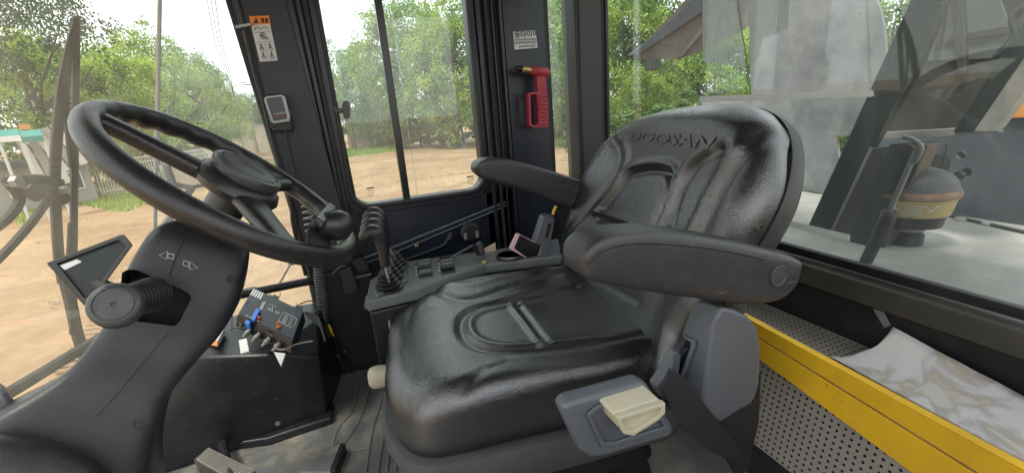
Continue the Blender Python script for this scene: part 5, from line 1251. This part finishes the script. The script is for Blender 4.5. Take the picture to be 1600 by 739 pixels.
obj('cable', tube_bm(smooth_path([Z(431, 545), Z(445, 546), Z(462, 538), Z(480, 534), Z(489, 533)], 6), .0018, 6), 'dull_steel', t, smooth=True)
obj('cable_end', lathe_bm([(.008, 0), (.012, .008), (.010, .02), (0, .022)], Z(455, 414, -.44), V((.3, .2, 1)), 8), 'brass', t)
t = thing('white_cable_tag', 'crumpled white paper tag wrapped on a cable under the controller box', 'tag', Z(381, 545))
obj('tag_paper', prism_bm([Z(374, 533), Z(386, 530), Z(390, 550), Z(377, 554)], (0, -.002, .004)), 'white_print', t)
t = thing('torn_sticker', 'torn pale sticker scrap at the front edge of the pedestal', 'sticker', Z(441, 563, -.50))
obj('sticker_scrap', prism_bm([Z(429, 552, -.50), Z(447, 554, -.50), Z(440, 574, -.50), Z(436, 566, -.50)], (0, -.004, .006)), 'white_print', t)
# coiled cord
def coil(name, label, pts, r, turns, wr, m='rubber', grp=None):
    path = smooth_path(pts, 40); cum = [0]
    for a, b in zip(path, path[1:]): cum.append(cum[-1] + (b - a).length)
    t = thing(name, label, 'coiled cord', path[-1], grp); out = []; n = turns * 14; prev = None
    j = 0
    for i in range(n + 1):
        s = cum[-1] * i / n
        while j < len(cum) - 2 and cum[j + 1] < s: j += 1
        p = path[j].lerp(path[j + 1], (s - cum[j]) / max(1e-9, cum[j + 1] - cum[j])); tg = (path[j + 1] - path[j]).normalized()
        u = (V((0, 1, 0)) - tg * tg.y).normalized(); v = tg.cross(u); a = 2 * math.pi * i / 14
        out.append(p + (u * math.cos(a) + v * math.sin(a)) * r)
    obj('cord', tube_bm(out, wr, 6), m, t, smooth=True, auto=False)
Q = AX(1, W - .07)
coil('coiled_cord', 'long black coiled cord hanging beside the pedestal', [Q(497, 395), Q(500, 440), Q(505, 480), Q(503, 510), Q(489, 534)], .0125, 34, .0038, 'hub_plastic')
Q = AX(1, W - .045)
coil('coiled_cord', 'short silvery coiled cord on the front pillar behind the spinner knob', [Q(478, 315), Q(482, 338), Q(486, 362)], .013, 5, .0034, 'silver_plastic')
# connector cable with yellow ends
Q = AX(1, W - .05)
t = thing('yellow_connector_cable', 'black cables with yellow connector ends hanging by the coiled cord', 'cable', Q(535, 560))
obj('connector', lathe_bm([(0, 0), (.003, .002), (.006, .01), (.006, .03), (.004, .032), (.004, .05), (0, .05)], Q(511, 503), Q(524, 530) - Q(511, 503), 12), 'yellow_paint', t, smooth=True)
for k in range(3): obj('cable', tube_bm(smooth_path([Q(512 + k * 3, 500), Q(521 + k * 3, 527), Q(530 + k * 3, 550), Q(542 + k * 2, 568), Q(550, 582)], 5), .0038, 6), 'rubber', t, smooth=True)
obj('cable_tie', tube_bm([Q(527, 556), Q(540, 548)], .003, 6), 'silver_plastic', t)
cb('pillar_base', (-.13, W - .045, FZ), (.02, W, -.42), 'black_panel', .01)

# ------------------------------------------------------------------ CONSOLE
zc = -.405
K = AX(2, zc)
con = thing('lever_console', 'grey side console with pilot levers, switches and a cup holder', 'console', K(700, 420) * 1.0)
tops = [(578, 436), (632, 408), (780, 388), (872, 372), (880, 398), (760, 412), (650, 452), (571, 470)]
tp_ = [K(*p) for p in tops]
obj('console_top', prism_bm(tp_, (0, 0, -.03)), 'console_plastic', con, bevel=.006, segs=3)
obj('console_body', prism_bm([V((p.x + .004, p.y, -.436)) for p in tp_], (0, 0, FZ + .436)), 'pedestal_plastic', con, bevel=.006)
obj('console_lip', prism_bm([AX(2, -.45)(*p) for p in ((570, 484), (572, 468), (640, 450), (665, 440), (668, 452), (640, 470))], (0, 0, .012)), 'console_plastic', con, bevel=.003)
obj('body_rod', tube_bm([AX(1, 1.0)(608, 500), AX(1, 1.0)(612, 530)], .003, 8), 'steel', con)
# rocker switches
for cx0, cy0 in ((655, 411), (690, 405)):
    fr = obj('switch_frame', prism_bm([K(cx0 - 3, cy0 - 2), K(cx0 + 17, cy0 - 5), K(cx0 + 22, cy0 + 20), K(cx0, cy0 + 24)], (0, 0, .003)), 'rubber', con, bevel=.001)
    for k in range(4):
        y = cy0 + k * 5.4; x = cx0 + k * .8
        c = K(x + 9, y + 1); obj('rocker_switch', prism_bm([c + V((-.022, -.007, .003)), c + V((.012, -.007, .003)), c + V((.012, .0065, .003)), c + V((-.022, .0065, .003))], (0.004, 0, .010)), 'console_plastic' if (k + cx0) % 3 else 'black_gloss', fr, bevel=.002)
        obj('switch_mark', box_bm(c + V((-.028, -.004, .003)), c + V((-.024, .004, .0045))), 'red_print' if k == 0 else 'white_print', fr)
# levers
bmat_ = 'rubber'
Lp = AX(1, 1.06)
base = Lp(610, 436); 
def lever(i):
    off = V((.012, .052, 0)) * i; lean = V((-.006 * i, 0, .004 * i))
    lv = obj('lever_grip', tube_bm([p + off + lean for p in smooth_path([Lp(567, 377), Lp(571, 368), Lp(581, 362), Lp(591, 368), Lp(597, 382), Lp(600, 400), Lp(602, 416)], 4)],
        [.004, .009, .0125, .0145, .0155, .016, .0165, .017, .0175, .018, .018, .0175, .017, .016, .0155, .015, .0145, .014, .0135, .013, .0125, .012, .0115, .011, .010][:25], 16), 'wheel_plastic', con, smooth=True, auto=False)
    obj('lever_rod', tube_bm([Lp(602, 414) + off + lean, Lp(608, 440) + off], .0045, 10), 'steel', lv, smooth=True)
    pr = [(.0, .0)]
    for k in range(5): r = .034 - .0045 * k; pr += [(r - .005, .0095 * k), (r + .001, .0095 * k + .002), (r + .001, .0095 * k + .005), (r - .006, .0095 * k + .0075)]
    pr += [(.006, .052), (0, .053)]
    b0 = K(608, 452) + off * 1.0; b0.z = zc
    obj('bellows_boot', lathe_bm(pr, b0, V((-.05, 0, 1)), 28), 'rubber', lv, smooth=True, auto=False)
for i in range(4): lever(i)
obj('boot_plate', prism_bm([K(580, 452), K(598, 418), K(634, 410), K(638, 440), K(590, 466)], (0, 0, .006)), 'console_plastic', con, bevel=.002)
# small black brake lever, brass plug, cup holder
t = thing('small_shift_lever', 'small black lever with a knob standing behind the rocker switches', 'lever', K(750, 402))
Q = AX(2, zc)
b = K(751, 401)
Qy = AX(1, b.y)
obj('lever_stick', tube_bm([b, Qy(742, 388), Qy(738, 383)], .006, 10), 'black_gloss', t, smooth=True)
obj('lever_knob', tube_bm([Qy(752, 396), Qy(750, 384), Qy(747, 380)], [.010, .011, .009], 14), 'shell_plastic', t, smooth=True, auto=False)
obj('lever_collar', lathe_bm([(.014, 0), (.014, .003), (.008, .005), (0, .005)], b + V((0, 0, .001)), (0, 0, 1), 20), 'dull_steel', t)
obj('pull_rod', tube_bm([Qy(738, 384), Qy(705, 402)], .004, 8), 'black_gloss', t)
obj('brass_plug', lathe_bm([(.011, 0), (.010, .003), (.006, .003), (.006, .001), (0, .001)], K(757, 409) + V((0, 0, .001)), (0, 0, 1), 20), 'brass', con)
t = thing('card_note', 'small tan card standing on the console behind the lever', 'card', K(765, 398))
b = K(760, 398); Qy = AX(1, b.y + .02)
obj('card_sheet', prism_bm([Qy(757, 388), Qy(774, 379), Qy(775, 397), Qy(758, 398)], (0, .002, 0)), 'cardboard', t)
cc = K(797, 402); obj('cup_holder_ring', lathe_bm([(.036, 0), (.040, .003), (.038, .008), (.033, .009), (.031, .004), (.030, .001), (0, .0012)], cc, (0, 0, 1), 36), 'rubber', con, smooth=True, auto=False)
obj('cup_holder_trim', lathe_bm([(.0345, .009), (.037, .0105), (.0375, .009)], cc, (0, 0, 1), 36), 'steel', con, smooth=True, auto=False)
# phone leaning in the holder
b = K(815, 402); Qy = AX(1, b.y - .012)
t = thing('mobile_phone', 'dark phone in a pale pink case leaning in the console tray', 'phone', Qy(820, 410))
obj('phone_case', prism_bm([Qy(*p) for p in ((796, 389), (807, 366), (810, 365), (846, 383), (838, 410), (832, 409))], (0, .010, 0)), 'skin_pink', t, bevel=.002)
obj('phone_screen', prism_bm([Qy(*p) + V((0, -.001, 0)) for p in ((803, 388), (812, 367), (845, 384), (837, 408), (831, 408))], (0, .002, 0)), 'black_gloss', t, bevel=.001)
# bracket of the far side cover
Qy = AX(1, 1.10)
obj('side_bracket', prism_bm([Qy(*p) for p in ((835, 380), (849, 338), (856, 336), (866, 338), (868, 345), (858, 395), (856, 412), (838, 411), (846, 385))], (0, .03, 0)), 'blue_grey_plastic', seat, bevel=.005)
obj('bracket_slot', prism_bm([AX(1, 1.098)(*p) for p in ((857, 350), (862, 350), (856, 372), (852, 372))], (0, .002, 0)), 'black_panel', seat)
obj('yellow_tie', tube_bm([Qy(864, 335), Qy(866, 328), Qy(869, 322)], .004, 6), 'yellow_paint', seat)

# ------------------------------------------------------------------ REAR SHELF: perforated bench, yellow bar, marble sheet
SZ = -.478; BX = .715
bench = thing('perforated_bench', 'grey perforated metal bench box along the rear panel', 'bench', (BX, .3, FZ))
mat('perf_metal', (.34, .31, .27), .5, metal=.2, dust=.45, dcol=(.24, .21, .17), vscale=14)
# top sheet with punched holes
def perf(name, o, u, v, nu, nv, pitch, r, thick, par):
    bm = bmesh.new(); u = V(u); v = V(v); o = V(o); n = u.cross(v).normalized() * thick; S6 = 6
    cache = {}
    def vert(p):
        k = (round(p.x, 5), round(p.y, 5), round(p.z, 5))
        if k not in cache: cache[k] = bm.verts.new(p)
        return cache[k]
    for i in range(nu):
        for j in range(nv):
            c = o + u * pitch * (i + .5) + v * pitch * (j + .5); h = pitch / 2
            sq = [(h, -h), (h, 0), (h, h), (0, h), (-h, h), (-h, 0), (-h, -h), (0, -h)]
            sh = (i % 2 - .5) * .0
            oc = [vert(c + u * a + v * b) for a, b in sq]
            ic = [bm.verts.new(c + u * r * math.cos(math.radians(-45 + 45 * k)) + v * r * math.sin(math.radians(-45 + 45 * k))) for k in range(8)]
            for k in range(8):
                k2 = (k + 1) % 8; bm.faces.new((oc[k], oc[k2], ic[k2], ic[k]))
    return obj(name, bm, 'perf_metal', par, kind='stuff', auto=False)
a_ = math.radians(45); 
perf('perforated_top', (BX, -.10, SZ), (1, 0, 0), (0, 1, 0), 12, 82, .0118, .0025, .001, bench)
dn = V((-.20, 0, -1)).normalized()
perf('perforated_front', V((BX, -.10, SZ)), dn, (0, 1, 0), 18, 82, .0118, .0025, .001, bench)
obj('bench_core', prism_bm([V((BX + .006, -.1, SZ - .006)), V((RX - .012, -.1, SZ - .006)), V((RX - .012, -.1, FZ)), V((BX + .006 + dn.x * .26, -.1, FZ))], (0, .968, 0)), 'black_panel', bench)
yb = thing('yellow_bar', 'long scratched yellow painted steel channel lying along the perforated bench', 'steel bar', (BX - .02, .3, SZ - .1))
Y0 = at(1150, 485, 0, BX - .012); 
Q = AX(0, BX - .014)
u1, u2 = Q(1188, 509), Q(1600, 734); l1, l2 = Q(1188, 556), Q(1430, 728)
def ex(a, b, t): return a + (b - a) * t
ut0, ut1 = ex(u1, u2, -.35), ex(u1, u2, 1.5); lt0, lt1 = ex(l1, l2, -.55), ex(l1, l2, 2.4)
for q in (lt0, lt1): pass
lt0 = V((lt0.x, ut0.y, lt0.z)); lt1 = V((lt1.x, ut1.y, lt1.z))
obj('bar_web', prism_bm([ut0, ut1, lt1, lt0], (-.004, 0, 0)), 'yellow_paint', yb, bevel=.001)
obj('bar_top_lip', prism_bm([ut0 + V((.010, 0, 0)), ut1 + V((.010, 0, 0)), ut1 + V((-.004, 0, 0)), ut0 + V((-.004, 0, 0))], (0, 0, .004)), 'yellow_paint', yb, bevel=.001)
md0 = ut0.lerp(lt0, .36); md1 = ut1.lerp(lt1, .36)
obj('bar_groove', tube_bm([md0 + V((-.0042, 0, 0)), md1 + V((-.0042, 0, 0))], .0012, 6), 'rust', yb)
obj('bar_ledge', prism_bm([md0 + V((-.004, 0, -.002)), md1 + V((-.004, 0, -.002)), lt1 + V((-.006, 0, 0)), lt0 + V((-.006, 0, 0))], (-.0025, 0, 0)), 'yellow_paint', yb, bevel=.0008)
# marble patterned sheet
mm = mat('marble_sheet', (.6, .58, .55), .4); n = mm.node_tree.nodes; l = mm.node_tree.links; b = n['Principled BSDF']
tcn = n.new('ShaderNodeTexCoord'); n1 = n.new('ShaderNodeTexNoise'); n1.inputs['Scale'].default_value = 11; n1.inputs['Detail'].default_value = 9; n1.inputs['Distortion'].default_value = .5
l.new(tcn.outputs['Object'], n1.inputs['Vector']); cr = n.new('ShaderNodeValToRGB'); cr.color_ramp.elements[0].position = .36; cr.color_ramp.elements[0].color = (.60, .58, .56, 1)
cr.color_ramp.elements[1].position = .62; cr.color_ramp.elements[1].color = (.70, .68, .66, 1)
for pos, col in ((.44, (.62, .60, .57, 1)), (.475, (.50, .43, .34, 1)), (.50, (.50, .49, .48, 1)), (.53, (.66, .65, .64, 1))): e = cr.color_ramp.elements.new(pos); e.color = col
l.new(n1.outputs['Fac'], cr.inputs[0]); l.new(cr.outputs[0], b.inputs['Base Color'])
SZ2 = SZ + .004
bot_ = [at(1293, 556, 2, SZ2), at(1345, 536, 2, SZ2)]; pk = at(1396, 511, 0, RX - .03); ed = at(1600, 637, 0, RX - .035); ed2 = at(1700, 698, 0, RX - .035)
nr = at(1600, 724, 2, SZ2)
bm = bmesh.new(); NX, NY = 10, 26
A0, A1 = bot_[0], V((BX + .005, ed2.y - .02, SZ2)); B0, B1 = pk, V((ed2.x, ed2.y - .02, ed.z))
g = {}
for i in range(NX + 1):
    for j in range(NY + 1):
        f, e = i / NX, j / NY; p = A0.lerp(A1, e).lerp(B0.lerp(B1, e), f)
        if i < NX and j == 0: p.y -= .012 * math.sin(f * 3.1)
        p.z = SZ2 + (p.z - SZ2) * f * 1.0 + .002 * abs(math.sin(e * 4 + f * 2)) * math.sin(f * 3.14) + .002 * noise.noise(V((e * 6, f * 3, 0))); p.z = max(p.z, SZ2 + .001 + .001 * f)
        g[i, j] = bm.verts.new(p)
for i in range(NX):
    for j in range(NY): bm.faces.new((g[i, j], g[i + 1, j], g[i + 1, j + 1], g[i, j + 1]))
o = obj('marble_print_sheet', bm, 'marble_sheet', smooth=True, auto=False, label='white marble patterned vinyl sheet with a torn corner lying behind the yellow bar', cat='vinyl sheet')
md = o.modifiers.new('thick', 'SOLIDIFY'); md.thickness = .0015
# torn tape scrap on the rear panel
Q = AX(0, RX - .0135)
obj('tape_scrap', prism_bm([Q(1365, 483), Q(1378, 480), Q(1392, 508), Q(1382, 512)], (-.001, 0, 0)), 'tape_and_highlight', cab)

for o in bpy.data.objects:
    if '_loc' in o: del o['_loc']
